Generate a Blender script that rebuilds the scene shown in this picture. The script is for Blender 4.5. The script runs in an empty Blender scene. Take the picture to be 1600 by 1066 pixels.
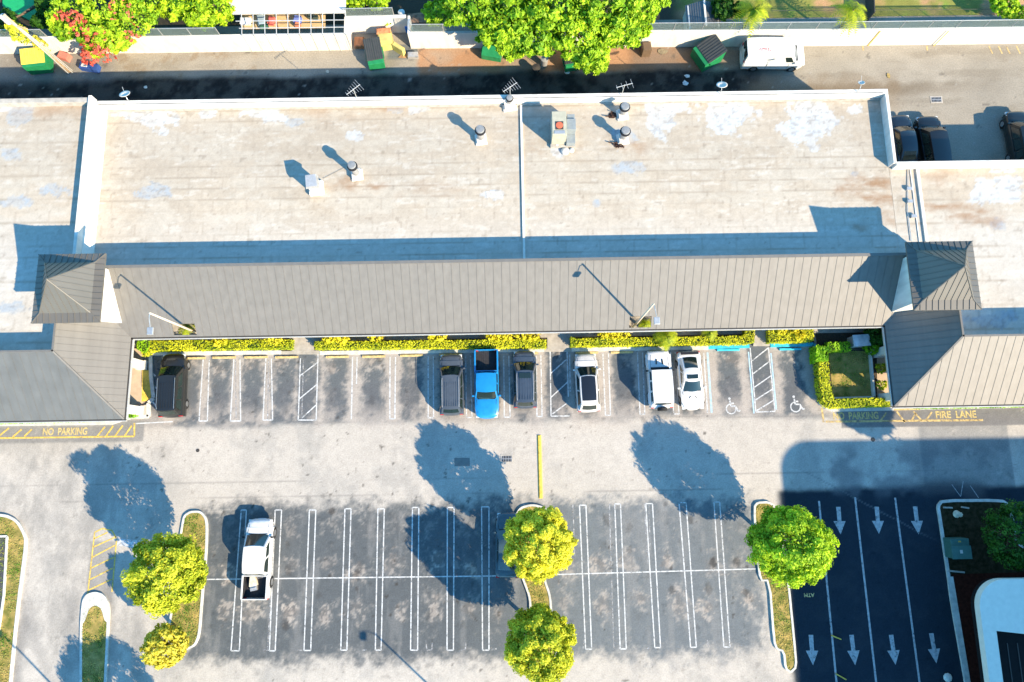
import bpy, math, random
import numpy as np
from mathutils import Vector, Matrix
S = bpy.context.scene
R = math.radians
# ------------------------------------------------------------------ camera, sky, sun, exposure
CH, CF, CT, CY = 54.0, 1065.0, R(10.2), R(-0.95)
cam = bpy.data.objects.new('camera', bpy.data.cameras.new('camera')); S.collection.objects.link(cam)
cam.location = (0, 0, CH); cam.rotation_euler = (CT, 0, CY)
cam.data.sensor_width = 36; cam.data.lens = 36*CF/1600; cam.data.clip_end = 3000; cam.data.clip_start = .5
S.camera = cam
S.view_settings.view_transform = 'Standard'; S.view_settings.look = 'None'
S.view_settings.exposure = 1.34; S.view_settings.gamma = 1
AZ = R(138); EL = math.atan(1/1.72)          # AZ: direction the shadows fall, CCW from +X
W = bpy.data.worlds.new('World'); S.world = W; W.use_nodes = True
wn = W.node_tree.nodes; bg = wn['Background']; bg.inputs[1].default_value = .15
sky = wn.new('ShaderNodeTexSky'); sky.sky_type = 'NISHITA'; sky.sun_disc = False
sky.sun_elevation = EL; sky.sun_rotation = R(132); sky.ozone_density = 6; sky.air_density = 1.0; sky.dust_density = .2
tint = wn.new('ShaderNodeVectorMath'); tint.operation = 'MULTIPLY'; tint.inputs[1].default_value = (.69, 1.17, 1.13)   # deep clear subtropical blue
W.node_tree.links.new(sky.outputs[0], tint.inputs[0]); W.node_tree.links.new(tint.outputs[0], bg.inputs[0])
sl = bpy.data.lights.new('sun', 'SUN'); sl.energy = 5.0; sl.angle = R(.5); sl.color = (1, .82, .57)
so = bpy.data.objects.new('sun', sl); S.collection.objects.link(so)
sd = Vector((math.cos(AZ)*math.cos(EL), math.sin(AZ)*math.cos(EL), -math.sin(EL)))
so.rotation_euler = sd.to_track_quat('-Z', 'Y').to_euler(); so.location = (30, -30, 40)
S.render.film_transparent = False
# ------------------------------------------------------------------ helpers
MR = Matrix.Rotation(CY, 3, 'Z') @ Matrix.Rotation(CT, 3, 'X')
def P(x, y, h=0.0):                          # survey: photo pixel -> world point at height h
    d = MR @ Vector((x-800, 533-y, -CF)); t = (h-CH)/d.z
    return (d.x*t, d.y*t, h)
rs = np.random.RandomState(7); random.seed(7)
def tag(o, label=None, cat=None, group=None, kind=None):
    if label: o['label'] = label
    if cat: o['category'] = cat
    if group: o['group'] = group
    if kind: o['kind'] = kind
    return o
def empty(name, loc=(0, 0, 0), rz=0, label=None, cat=None, group=None):
    o = bpy.data.objects.new(name, None); S.collection.objects.link(o)
    o.location = loc; o.rotation_euler = (0, 0, rz); o.empty_display_size = .2
    return tag(o, label, cat, group)
def copy_tree(o, parent=None):
    c = o.copy(); S.collection.objects.link(c); c.parent = parent
    for ch in o.children: copy_tree(ch, c)
    return c
class MB:
    def __init__(s): s.v = []; s.f = []
    def add(s, vs, fs):
        n = len(s.v); s.v += [tuple(p) for p in vs]; s.f += [tuple(i+n for i in f) for f in fs]; return s
    def box(s, x0, x1, y0, y1, z0, z1):
        return s.add([(x0,y0,z0),(x1,y0,z0),(x1,y1,z0),(x0,y1,z0),(x0,y0,z1),(x1,y0,z1),(x1,y1,z1),(x0,y1,z1)],
                     [(0,3,2,1),(4,5,6,7),(0,1,5,4),(1,2,6,5),(2,3,7,6),(3,0,4,7)])
    def prism(s, poly, z0, z1):              # poly CCW in XY; z0,z1 numbers or functions
        a = z0 if callable(z0) else (lambda x, y: z0); b = z1 if callable(z1) else (lambda x, y: z1)
        n = len(poly); ar = sum(poly[i][0]*poly[(i+1)%n][1]-poly[(i+1)%n][0]*poly[i][1] for i in range(n))
        if ar < 0: poly = poly[::-1]
        vs = [(p[0],p[1],a(p[0],p[1])) for p in poly]+[(p[0],p[1],b(p[0],p[1])) for p in poly]
        return s.add(vs, [tuple(range(n))[::-1], tuple(range(n,2*n))]+[(i,(i+1)%n,(i+1)%n+n,i+n) for i in range(n)])
    def bar(s, a, b, w, h=None):             # rectangular bar from a to b
        a = Vector(a); b = Vector(b); h = h or w; d = (b-a).normalized()
        up = Vector((0,0,1)) if abs(d.z) < .95 else Vector((0,1,0))
        r = d.cross(up).normalized()*w/2; u = r.cross(d).normalized()*h/2
        vs = [a-r-u, a+r-u, a+r+u, a-r+u, b-r-u, b+r-u, b+r+u, b-r+u]
        return s.add(vs, [(0,1,2,3),(7,6,5,4),(0,4,5,1),(1,5,6,2),(2,6,7,3),(3,7,4,0)])
    def tube(s, pts, r, n=10, cap=True):     # r number or list
        pts = [Vector(p) for p in pts]; rr = r if isinstance(r, (list, tuple)) else [r]*len(pts); vs = []
        for i, p in enumerate(pts):
            d = (pts[min(i+1,len(pts)-1)]-pts[max(i-1,0)]).normalized()
            up = Vector((0,0,1)) if abs(d.z) < .9 else Vector((1,0,0))
            a = d.cross(up).normalized(); b = a.cross(d)
            vs += [p+(a*math.cos(t*2*math.pi/n)+b*math.sin(t*2*math.pi/n))*rr[i] for t in range(n)]
        fs = [(i*n+j, i*n+(j+1)%n, (i+1)*n+(j+1)%n, (i+1)*n+j) for i in range(len(pts)-1) for j in range(n)]
        if cap: fs += [tuple(range(n))[::-1], tuple(range((len(pts)-1)*n, len(pts)*n))]
        return s.add(vs, fs)
    def quad(s, a, b, c, d): return s.add([a,b,c,d], [(0,1,2,3)])
    def line(s, a, b, w, z=.006):            # painted strip on the ground between 2-D points
        a = Vector((a[0],a[1],z)); b = Vector((b[0],b[1],z)); d = (b-a).normalized(); r = Vector((-d.y,d.x,0))*w/2
        return s.quad(a-r, b-r, b+r, a+r)
    def build(s, name, m, parent=None, smooth=False, bevel=0):
        me = bpy.data.meshes.new(name); me.from_pydata(s.v, [], s.f); me.materials.append(m)
        if smooth: me.polygons.foreach_set('use_smooth', [True]*len(me.polygons))
        o = bpy.data.objects.new(name, me); S.collection.objects.link(o); o.parent = parent
        if bevel:
            b = o.modifiers.new('b', 'BEVEL'); b.width = bevel; b.segments = 2; b.limit_method = 'ANGLE'
        return o
# ------------------------------------------------------------------ materials
def nt(name):
    m = bpy.data.materials.new(name); m.use_nodes = True
    return m, m.node_tree.nodes, m.node_tree.links, m.node_tree.nodes['Principled BSDF']
def mat(name, c, rough=.7, metal=0, var=.12, scale=3, spec=.4, coat=0, bump=0, stretch=(1,1,1), c2=None, det=4):
    m, n, l, b = nt(name); b.inputs['Roughness'].default_value = rough; b.inputs['Metallic'].default_value = metal
    b.inputs['Specular IOR Level'].default_value = spec; b.inputs['Coat Weight'].default_value = coat
    tc = n.new('ShaderNodeTexCoord'); mp = n.new('ShaderNodeMapping'); mp.inputs['Scale'].default_value = stretch
    no = n.new('ShaderNodeTexNoise'); no.inputs['Scale'].default_value = scale; no.inputs['Detail'].default_value = det
    l.new(tc.outputs['Object'], mp.inputs[0]); l.new(mp.outputs[0], no.inputs['Vector'])
    r = n.new('ShaderNodeValToRGB'); e = r.color_ramp.elements; e[0].position = .3; e[1].position = .7
    c2 = c2 or c
    e[0].color = (*[x*(1-var) for x in c], 1); e[1].color = (*[min(1, x*(1+var)) for x in c2], 1)
    l.new(no.outputs[0], r.inputs[0]); l.new(r.outputs[0], b.inputs['Base Color'])
    if bump:
        bp = n.new('ShaderNodeBump'); bp.inputs['Strength'].default_value = bump; bp.inputs['Distance'].default_value = .05
        l.new(no.outputs[0], bp.inputs['Height']); l.new(bp.outputs[0], b.inputs['Normal'])
    return m
def mat_attr(name, rough=.9, fine=14, amt=.25, bump=.3, spec=.2):      # colour from the sheet's own map of surveyed wear and painted alley shade
    m, n, l, b = nt(name); b.inputs['Roughness'].default_value = rough; b.inputs['Specular IOR Level'].default_value = spec
    a = n.new('ShaderNodeAttribute'); a.attribute_name = 'wear_and_shade'
    tc = n.new('ShaderNodeTexCoord'); no = n.new('ShaderNodeTexNoise'); no.inputs['Scale'].default_value = fine; no.inputs['Detail'].default_value = 5
    no.inputs['Roughness'].default_value = .75
    l.new(tc.outputs['Object'], no.inputs['Vector'])
    mr = n.new('ShaderNodeMapRange'); mr.inputs[1].default_value = .3; mr.inputs[2].default_value = .7
    mr.inputs[3].default_value = 1-amt; mr.inputs[4].default_value = 1+amt
    l.new(no.outputs[0], mr.inputs[0])
    mx = n.new('ShaderNodeVectorMath'); mx.operation = 'SCALE'; l.new(a.outputs['Color'], mx.inputs[0]); l.new(mr.outputs[0], mx.inputs['Scale'])
    l.new(mx.outputs[0], b.inputs['Base Color'])
    bp = n.new('ShaderNodeBump'); bp.inputs['Strength'].default_value = bump; bp.inputs['Distance'].default_value = .02
    l.new(no.outputs[0], bp.inputs['Height']); l.new(bp.outputs[0], b.inputs['Normal'])
    return m
def mat_leaf(name, ca, cb, trans=.38):
    m, n, l, b = nt(name); b.inputs['Roughness'].default_value = .55; b.inputs['Specular IOR Level'].default_value = .25
    a = n.new('ShaderNodeAttribute'); a.attribute_name = 'tone'
    r = n.new('ShaderNodeValToRGB'); e = r.color_ramp.elements; e[0].color = (*ca, 1); e[1].color = (*cb, 1)
    l.new(a.outputs['Fac'], r.inputs[0]); l.new(r.outputs[0], b.inputs['Base Color'])
    t = n.new('ShaderNodeBsdfTranslucent'); l.new(r.outputs[0], t.inputs[0])
    mx = n.new('ShaderNodeMixShader'); mx.inputs[0].default_value = trans
    l.new(b.outputs[0], mx.inputs[1]); l.new(t.outputs[0], mx.inputs[2])
    l.new(mx.outputs[0], n['Material Output'].inputs[0]); return m
def mat_mesh(name, c, dens):                 # chain-link: diamond wires, open between
    m, n, l, b = nt(name); b.inputs['Base Color'].default_value = (*c, 1); b.inputs['Roughness'].default_value = .5
    tc = n.new('ShaderNodeTexCoord'); v = n.new('ShaderNodeTexNoise'); v.inputs['Scale'].default_value = 40
    l.new(tc.outputs['Object'], v.inputs['Vector'])
    mt = n.new('ShaderNodeMath'); mt.operation = 'LESS_THAN'; mt.inputs[1].default_value = dens
    l.new(v.outputs[0], mt.inputs[0])
    t = n.new('ShaderNodeBsdfTransparent'); mx = n.new('ShaderNodeMixShader')
    l.new(mt.outputs[0], mx.inputs[0]); l.new(t.outputs[0], mx.inputs[1]); l.new(b.outputs[0], mx.inputs[2])
    l.new(mx.outputs[0], n['Material Output'].inputs[0]); return m
def paint(name, c): return mat(name, c, .34, 0, .10, 3, .5, .7, det=8)
def worn(name, c, gone, scale=5):            # painted marking with paint worn off in places
    m = mat(name, c, .85, var=.25, scale=scale, det=6, spec=.1); n = m.node_tree.nodes; l = m.node_tree.links
    tc = n.new('ShaderNodeTexCoord'); v = n.new('ShaderNodeTexNoise'); v.inputs['Scale'].default_value = 2.6; v.inputs['Detail'].default_value = 9; v.inputs['Roughness'].default_value = .78
    l.new(tc.outputs['Object'], v.inputs['Vector']); mr = n.new('ShaderNodeMapRange'); mr.inputs[1].default_value = gone-.07; mr.inputs[2].default_value = gone+.07
    mr.inputs[3].default_value = .12; mr.inputs[4].default_value = 1; l.new(v.outputs[0], mr.inputs[0])
    t = n.new('ShaderNodeBsdfTransparent'); mx = n.new('ShaderNodeMixShader'); l.new(mr.outputs[0], mx.inputs[0]); l.new(t.outputs[0], mx.inputs[1]); l.new(n['Principled BSDF'].outputs[0], mx.inputs[2])
    l.new(mx.outputs[0], n['Material Output'].inputs[0]); return m
M = {}
M['wlines'] = worn('worn_white_lines', (.50,.51,.52), .42); M['wfaint'] = worn('faint_white_lines', (.36,.36,.37), .52); M['wyel'] = worn('worn_yellow_paint', (.60,.42,.10), .42); M['wfy'] = worn('faint_yellow_paint', (.50,.37,.17), .45)
M['wlet'] = worn('lettering_paint', (.50,.39,.17), .41, 7)
M['warrow'] = worn('worn_arrow_paint', (.36,.36,.37), .40)
M['white'] = mat('white_stucco', (.60,.575,.53), .8, var=.16, scale=1.8, det=8, stretch=(1,1,.3))
M['whitepaint'] = mat('white_paint', (.46,.47,.48), .8, var=.35, scale=7, det=6)
M['fadedpaint'] = mat('faded_white_paint', (.30,.30,.31), .8, var=.4, scale=7, det=6)
M['yellow'] = mat('yellow_paint', (.62,.42,.07), .8, var=.3, scale=5, det=6)
M['fadedyellow'] = mat('faded_yellow_paint', (.50,.38,.17), .85, var=.35, scale=6, det=6)
M['bluepaint'] = mat('blue_curb_paint', (.03,.40,.55), .6, var=.2, scale=4)
M['paleblue'] = mat('pale_blue_paint', (.35,.52,.66), .7, var=.2, scale=5)
M['conc'] = mat('concrete', (.36,.33,.29), .9, var=.2, scale=2.5, det=6)
M['curb'] = mat('white_curb_paint', (.50,.49,.46), .8, var=.2, scale=3, det=6)
M['seam'] = mat('standing_seam_metal', (.156,.147,.136), .62, .1, .09, 2.6, .5, stretch=(1,.06,1), det=7)
M['seamw'] = mat('dark_wing_metal', (.118,.122,.122), .62, .1, .12, 1.4, .5, stretch=(1,.12,1), det=6)  # darker, cooler copy of the canopy metal for the west wing's south slope
M['seam2'] = mat('tower_metal', (.135,.125,.11), .5, .25, .08, .5, .5)
M['gutter'] = mat('dark_gutter', (.05,.045,.04), .5)
M['metal'] = mat('galvanised_metal', (.5,.5,.5), .45, .6, .12, 4)
M['alu'] = mat('pale_aluminium', (.6,.6,.58), .45, .4, .1, 4)
M['duct'] = mat('grey_duct', (.25,.28,.29), .6, .2, .1, 4)
M['cap'] = mat('weathered_cap', (.24,.25,.26), .6, .2, .15, 5)
M['black'] = mat('black_plastic', (.012,.012,.014), .5)
M['rubber'] = mat('tyre_rubber', (.015,.015,.016), .8)
M['rim'] = mat('wheel_alloy', (.45,.46,.47), .3, .8)
M['glass'] = mat('car_glass', (.012,.022,.020), .07, 0, .1, 1, .9)
M['tail'] = mat('tail_lamp_red', (.45,.02,.02), .2)
M['head'] = mat('head_lamp_clear', (.6,.62,.62), .15)
M['bark'] = mat('bark', (.12,.085,.055), .95, var=.3, scale=8, bump=.5)
M['wood'] = mat('timber', (.50,.34,.17), .8, var=.2, scale=2, stretch=(1,8,1))
M['green'] = mat('green_dumpster_steel', (.015,.20,.075), .45, .1, .15, 3)
M['lid'] = mat('black_ribbed_lid', (.045,.052,.055), .6)
M['dirt'] = mat('planting_bed_mulch', (.055,.042,.03), 1, var=.4, scale=9, det=6)
M['inner'] = mat('dark_hedge_twigs', (.022,.05,.008), 1, var=.4, scale=6)
M['polem'] = mat('cream_pole_paint', (.62,.50,.38), .5, .1, .1, 3)
M['core'] = mat('storefront_stucco', (.55,.42,.28), .85, var=.1)
M['glassd'] = mat('storefront_glass', (.02,.025,.03), .08, 0, .1, 1, .8)
M['link'] = mat_mesh('chain_link_mesh', (.16,.21,.20), .50)
LF = {'lime': mat_leaf('lime_leaves', (.20,.30,.012), (.82,.79,.06)),
      'green': mat_leaf('green_leaves', (.09,.26,.008), (.62,.82,.04)),
      'gold': mat_leaf('golden_leaves', (.46,.42,.03), (.90,.80,.12)),
      'dark': mat_leaf('dark_leaves', (.015,.07,.008), (.07,.20,.02)),
      'yellow': mat_leaf('yellow_leaves', (.66,.58,.02), (.95,.90,.08)),
      'hedge': mat_leaf('hedge_leaves', (.26,.36,.01), (.70,.70,.03)),
      'hedged': mat_leaf('green_hedge_leaves', (.08,.26,.008), (.34,.62,.02)),
      'red': mat_leaf('red_blossom', (.55,.07,.05), (.85,.24,.16)),
      'olive': mat_leaf('olive_leaves', (.26,.34,.015), (.90,.84,.07)),
      'limeg': mat_leaf('lime_green_leaves', (.08,.26,.008), (.60,.78,.03)),
      'grass': mat_leaf('grass_blades', (.12,.28,.02), (.62,.50,.16)),
      'palm': mat_leaf('palm_fronds', (.12,.26,.008), (.66,.66,.03))}
# ------------------------------------------------------------------ numpy noise and painted sheets
def vnoise(X, Y, s, seed):
    X = X/s+1000.5; Y = Y/s+1000.5; r = np.random.RandomState(seed); T = r.rand(256, 256)
    xi = np.floor(X).astype(int); yi = np.floor(Y).astype(int); fx = X-xi; fy = Y-yi
    fx = fx*fx*(3-2*fx); fy = fy*fy*(3-2*fy)
    a = T[xi%256, yi%256]; b = T[(xi+1)%256, yi%256]; c = T[xi%256, (yi+1)%256]; d = T[(xi+1)%256, (yi+1)%256]
    return (a*(1-fx)+b*fx)*(1-fy)+(c*(1-fx)+d*fx)*fy
def fbm(X, Y, s, seed, o=5, g=.55):
    t = 0; a = 1; k = 0
    for i in range(o): t = t+a*vnoise(X, Y, s/2**i, seed+i); k += a; a *= g
    return t/k
def ss(a, b, x): t = np.clip((x-a)/(b-a), 0, 1); return t*t*(3-2*t)
def sheet(name, x0, x1, y0, y1, step, z, colf, m, parent=None):
    nx = int((x1-x0)/step)+1; ny = int((y1-y0)/step)+1
    X, Y = np.meshgrid(np.linspace(x0, x1, nx), np.linspace(y0, y1, ny))
    co = np.stack([X.ravel(), Y.ravel(), np.full(X.size, z)], 1)
    i = np.arange(nx*ny).reshape(ny, nx); f = np.stack([i[:-1,:-1], i[:-1,1:], i[1:,1:], i[1:,:-1]], -1).reshape(-1, 4)
    me = bpy.data.meshes.new(name); me.vertices.add(len(co)); me.vertices.foreach_set('co', co.ravel().astype(np.float32))
    me.loops.add(f.size); me.loops.foreach_set('vertex_index', f.ravel().astype(np.int32))
    me.polygons.add(len(f)); me.polygons.foreach_set('loop_start', np.arange(0, f.size, 4, dtype=np.int32))
    me.update(calc_edges=True)
    C = np.clip(colf(X, Y), 0, 1).reshape(-1, 3); A = me.attributes.new('wear_and_shade', 'FLOAT_COLOR', 'POINT')
    A.data.foreach_set('color', np.concatenate([C, np.ones((len(C), 1))], 1).ravel().astype(np.float32))
    me.materials.append(m); o = bpy.data.objects.new(name, me); S.collection.objects.link(o); o.parent = parent
    return o
def mix(a, b, t): return a*(1-t[..., None])+np.array(b)*t[..., None]
def blob(X, Y, px, py, rx, ry, seed, soft=.5, h=0, amp=.9):   # ragged patch surveyed at a photo position
    c = P(px, py, h); d = np.sqrt(((X-c[0])/rx)**2+((Y-c[1])/ry)**2)
    return ss(1+soft/2, 1-soft/2, d+(fbm(X, Y, 1.1, seed, 5, .65)-.5)*2*amp)
# ------------------------------------------------------------------ ground
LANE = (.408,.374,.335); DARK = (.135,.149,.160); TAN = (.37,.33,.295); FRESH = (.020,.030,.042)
def boxm(X, Y, x0, x1, y0, y1, e=.5, n=None):
    n = 0 if n is None else n
    return ss(x0-e, x0+e, X+n)*ss(x1+e, x1-e, X+n)*ss(y0-e, y0+e, Y+n)*ss(y1+e, y1-e, Y+n)
STX = [-24.3+2.83*i for i in range(19)]
def lot_col(X, Y):
    n1 = fbm(X, Y, 5, 11); n2 = fbm(X, Y, 1.2, 22, 5, .65); n3 = fbm(X*1.0, Y*.35, 2.0, 33); st = fbm(X, Y*.12, .8, 44); n3b = fbm(X, Y, .7, 45, 5, .75); n4 = fbm(X, Y, .32, 46, 3, .8)
    C = np.zeros(X.shape+(3,))+np.array(LANE); C = C*(.93+.14*n1)[..., None]*(.95+.10*n2)[..., None]
    C = mix(C, (.29,.275,.255), ss(.50, .72, fbm(X, Y*.8, 2.4, 55, 6, .68))*.6)
    C = mix(C, (.22,.21,.195), ss(.46, .70, fbm(X, Y*.45, 2.0, 56, 6, .72))*ss(-22,-30,X)*.55)
    e = (n1-.5)*1.6+(n2-.5)*1.1
    d = np.maximum(boxm(X, Y, -30.4, 26.6, 3.2, 10.2, .35, e*.7), boxm(X, Y, -24.6, 18.6, -14.1, -3.0, .8, (n3b-.5)*2.6+(n1-.5)))
    d = np.maximum(d, boxm(X, Y, 32, 39, -3.0, 8, .1)*.55)
    rag = ss(.30, .50, fbm(X, Y, .8, 57, 6, .8)+.08); sx = ss(6, -6, X)*ss(2,-2,Y); rlo = .42+.34*ss(2,-3,Y)*ss(-3.0,-6.0,Y)*ss(-15.6,-13.5,Y); DK = np.array(DARK)[None,None]*(1-.34*sx)[..., None]*(1-.22*ss(2,4,Y))[..., None]
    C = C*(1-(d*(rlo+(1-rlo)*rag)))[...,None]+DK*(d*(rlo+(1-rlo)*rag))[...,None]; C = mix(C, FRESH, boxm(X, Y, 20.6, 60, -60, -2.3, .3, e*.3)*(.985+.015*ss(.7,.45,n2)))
    # pale worn-through ovals where bays have been driven and parked in
    for r, (yc, ry, am) in enumerate(((8.1, .8, .95), (5.0, .7, .55), (-7.6, .8, .9), (-10.6, .85, .9), (-4.6,.8,.35))):
        if yc > 0: cx = [P(x, 600)[0] for x in (295,343,393,444,525,583,643,703,761,818,870,917,975,1033,1078,1140,1250)]
        else: cx = [P(x, 900)[0] for x in (347,402,458,512,566,620,675,729,786,880,938,992,1049,1104,1160)]
        for k, c in enumerate(cx):
            q = random.Random(k*7+r*31); c += q.uniform(-.5,.5); ym = yc+q.uniform(-.5,.5); a = am*q.uniform(.35,1)
            dd = np.sqrt(((X-c)/(.75*q.uniform(.6,1.2)))**2+((Y-ym)/(ry*q.uniform(.7,1.3)))**2)
            t = ss(1.35, .5, dd+(n3b-.5)*3.2)*a*(.15+.85*ss(.46,.60,n4))
            C = mix(C, TAN, t); C = mix(C, (.15,.12,.10), ss(.8, .3, dd+(fbm(X, Y, .5, 77+k)-.5)*2.2)*.35*a)
            ox, oy = c+q.uniform(-.5,.5), ym+q.uniform(-1.6,1.6); od = np.sqrt((X-ox)**2+((Y-oy)/1.4)**2)/q.uniform(.10,.34); C = mix(C, (.05,.045,.042), ss(1.2,.5,od+(n4-.5)*1.2)*q.uniform(.2,.75))
    # worn strips along the double bay lines and the bay ends
    upx = np.array([P(x, 605)[0] for x in (240,295,343,393,444,480,525,583,643,703,761,818,870,917,975,1033,1078,1140,1190,1240)]); dm = np.min(np.abs(X[..., None]-upx), -1)
    C = mix(C, TAN, boxm(X, Y, -30, 27, 3.4, 10, .3)*ss(.55, 1.2, dm+(n3b-.5)*1.3)*.85)
    C = mix(C, (.10,.105,.115), boxm(X, Y, -30, 27, 3.6, 6.6, .6, (n3b-.5)*2)*ss(1.0, .3, dm+(n3b-.5)*1.6)*.7)
    C = mix(C, TAN, boxm(X, Y, -30, 27, 2.6, 4.6, .8, e)*ss(.4,.6,n2)*.6)
    C = mix(C, (.24,.235,.23), boxm(X, Y, -24, 18, -15.5, -3, .3)*ss(.52, .70, fbm(X, Y*.2, .7, 88))*.3)
    C = mix(C, (.045,.04,.035), boxm(X, Y, -30, 18, -16, 10, .3)*ss(.79,.86,fbm(X, Y, .45, 188, 3))*.7)
    C = mix(C, (.17,.165,.165), boxm(X, Y, 26, 60, 2.35, 3.75, .06)*(.5+.5*rag))       # dark fire-lane strip
    C = mix(C, (.19,.185,.18), boxm(X, Y, -60, -28.9, 2.2, 3.9, .1)*(.35+.5*rag))
    # tyre-tracked entry lanes on the left
    for a, b, w, am in (((-37.0,-9),(-31.2,-22),.35,.5), ((-33.6,-8),(-33.0,-22),.55,.5), ((-28.4,-9),(-27.6,-22),.35,.5), ((-36.5,-10),(-37.4,-22),.5,.7)):
        t = (Y-a[1])/(b[1]-a[1]); xc = a[0]+(b[0]-a[0])*t
        C = mix(C, (.16,.155,.15), ss(w*1.8, w*.3, np.abs(X-xc+(n1-.5)*1.2))*ss(-.05,.15,t)*am*(.4+.6*n2))
    C = mix(C, (.15,.15,.15), boxm(X, Y, P(139,880)[0], P(181,870)[0], -9.9, -5.3, .12)*.55)
    # cracks and joints
    for yy, w in ((-1.05, .05), (-2.25, .04), (3.35, .045)):
        C = mix(C, (.17,.16,.15), ss(w, w*.4, np.abs(Y-yy-(vnoise(X, Y*0, 4, 3)-.5)*.18))*.45*ss(.35,.55,vnoise(X, Y*0, 6, 9)))
    C = C*(.88+.24*n4)[..., None]*(1-.22*ss(.74,.84,fbm(X, Y, .5, 99, 3)))[..., None]
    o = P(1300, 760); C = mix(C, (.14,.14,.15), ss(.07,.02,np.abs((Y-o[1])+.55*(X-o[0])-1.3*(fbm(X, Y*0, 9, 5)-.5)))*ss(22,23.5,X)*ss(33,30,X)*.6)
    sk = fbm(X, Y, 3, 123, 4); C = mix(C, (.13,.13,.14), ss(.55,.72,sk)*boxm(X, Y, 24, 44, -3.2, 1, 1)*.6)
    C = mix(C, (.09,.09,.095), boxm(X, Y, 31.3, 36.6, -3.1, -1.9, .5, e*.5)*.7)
    return C
lot = sheet('asphalt_parking_lot', -46, 47, -22, 12.4, .115, 0, lot_col, mat_attr('asphalt', .95, 9, .20, spec=.04))
tag(lot, kind='structure')
def alley_col(X, Y):
    n1 = fbm(X, Y, 4, 211); n2 = fbm(X, Y, 1, 222, 5, .65); st = fbm(X*.25, Y, 1.1, 244)
    C = np.zeros(X.shape+(3,))+np.array((.27,.245,.205)); C = C*(.8+.4*n1)[..., None]*(.9+.2*n2)[..., None]
    C = mix(C, (.20,.175,.14), ss(.48,.7,st)*.6)
    def px(x, y): return P(x, y)
    a = px(655,90); b = px(1150,90)
    C = mix(C, (.33,.19,.11), boxm(X, Y, a[0], b[0]-3, 33.3, 36.4, .25, (n2-.5)*1.2)*(.35+.65*ss(.35,.6,n1)))
    C = mix(C, (.15,.10,.07), boxm(X, Y, px(980,90)[0], px(1150,90)[0], 33.3, 36.2, .5, (n2-.5)*1.5)*.6)
    C = mix(C, (.022,.022,.022), ss(3.1,2.4,np.abs(Y-30.6+(n1-.5)*.8))*ss(26,20,X)*(.82+.18*ss(.35,.65,n2)))  # oil streak, widened and blackened to paint the building's shade band deeper
    C = mix(C, (.20,.15,.10), boxm(X, Y, -50, px(400,90)[0], 33.2, 36.4, .3)*ss(.5,.68,fbm(X, Y, 1.2, 260, 5, .7))*.6)
    C = mix(C, (.12,.09,.06), ss(.9,.1,np.abs(Y-31.0-.02*(X-22)+(n2-.5)*1.0))*ss(18,22,X)*ss(45,30,X)*.75)
    C = mix(C, (.20,.15,.10), boxm(X, Y, 21, 34, 29.5, 32.4, .8, (n2-.5)*2)*.45)
    C = mix(C, (.17,.16,.15), boxm(X, Y, -60, -34, 33, 37, .5)*.6)
    C = mix(C, (.10,.12,.13), boxm(X, Y, px(605,80)[0], px(655,80)[0]-.1, px(640,92)[1], 36.2, .06)*.8)
    C = mix(C, (.08,.075,.07), ss(.72,.78,n2)*.6); C = mix(C, (.30,.29,.27), ss(.94,.97,vnoise(X, Y, .26, 270))*.6)
    return C
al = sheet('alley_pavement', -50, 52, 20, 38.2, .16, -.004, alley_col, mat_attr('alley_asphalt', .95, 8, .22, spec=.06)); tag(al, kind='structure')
def yard_col(X, Y):
    n1 = fbm(X, Y, 3, 311); n2 = fbm(X, Y, .8, 322, 5, .7)
    C = np.zeros(X.shape+(3,))+np.array((.20,.20,.05)); C = mix(C, (.42,.24,.13), ss(.42,.62,n1))
    C = mix(C, (.12,.22,.03), ss(.55,.75,n2)*.6); C = C*(.75+.5*n2)[..., None]
    x = P(1060,20)[0]; C = mix(C, (.06,.05,.035), ss(x+1,x-1,X))
    C = mix(C, (.08,.055,.035), boxm(X, Y, P(1105,20)[0], P(1150,20)[0], 36, 46, .4)*.8)
    return C
yd = sheet('back_yard_lawn', -52, 54, 38.22, 50, .2, -.01, yard_col, mat_attr('lawn', 1, 10, .3)); tag(yd, kind='structure')
y2 = sheet('yard_margin', -52, 54, 36.4, 38.2, .2, -.012, yard_col, mat_attr('lawn_edge', 1, 10, .3)); tag(y2, kind='structure')
g = MB(); g.quad((-700,-700,-.06),(700,-700,-.06),(700,700,-.06),(-700,700,-.06))
tag(g.build('ground', mat('distant_ground', (.20,.20,.16), 1, var=.3, scale=.05)), kind='structure')
# ------------------------------------------------------------------ painted markings
def pl(mb, pts, w, z=.006):
    for a, b in zip(pts[:-1], pts[1:]): mb.line(P(*a), P(*b), w, z)
k = MB(); f = MB(); LW = .09
low = [(377,385,361,374,797,1017), (430,440,421,430,797,1017), (483.5,493.5,475,485.5,797,1016.5), (539,548.5,532.5,542,795,1016),
       (590.5,600.5,586.5,595.5,795,1016), (644.5,654.5,641.5,652.5,793,1016), (699,709.5,698.5,708.5,793,1016), (752.5,764,754,764,792,1016),
       (905.5,915.5,915,924.5,789.5,1014.5), (960.5,969.5,969,978.5,787.5,1014), (1009,1019.5,1023,1032,787,1012), (1061,1072,1079,1088,785.5,1011.5), (1115.5,1124.5,1131,1140.5,784.5,1011)]
for a, b, c, d, y0, y1 in low: pl(k, [(a,y0),(c,y1),(d,y1),(b,y0),(a,y0)], LW)
pl(k, [(322,905.5),(776,900)], LW, .009); pl(k, [(862,898),(1181,889)], LW, .009)
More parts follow.
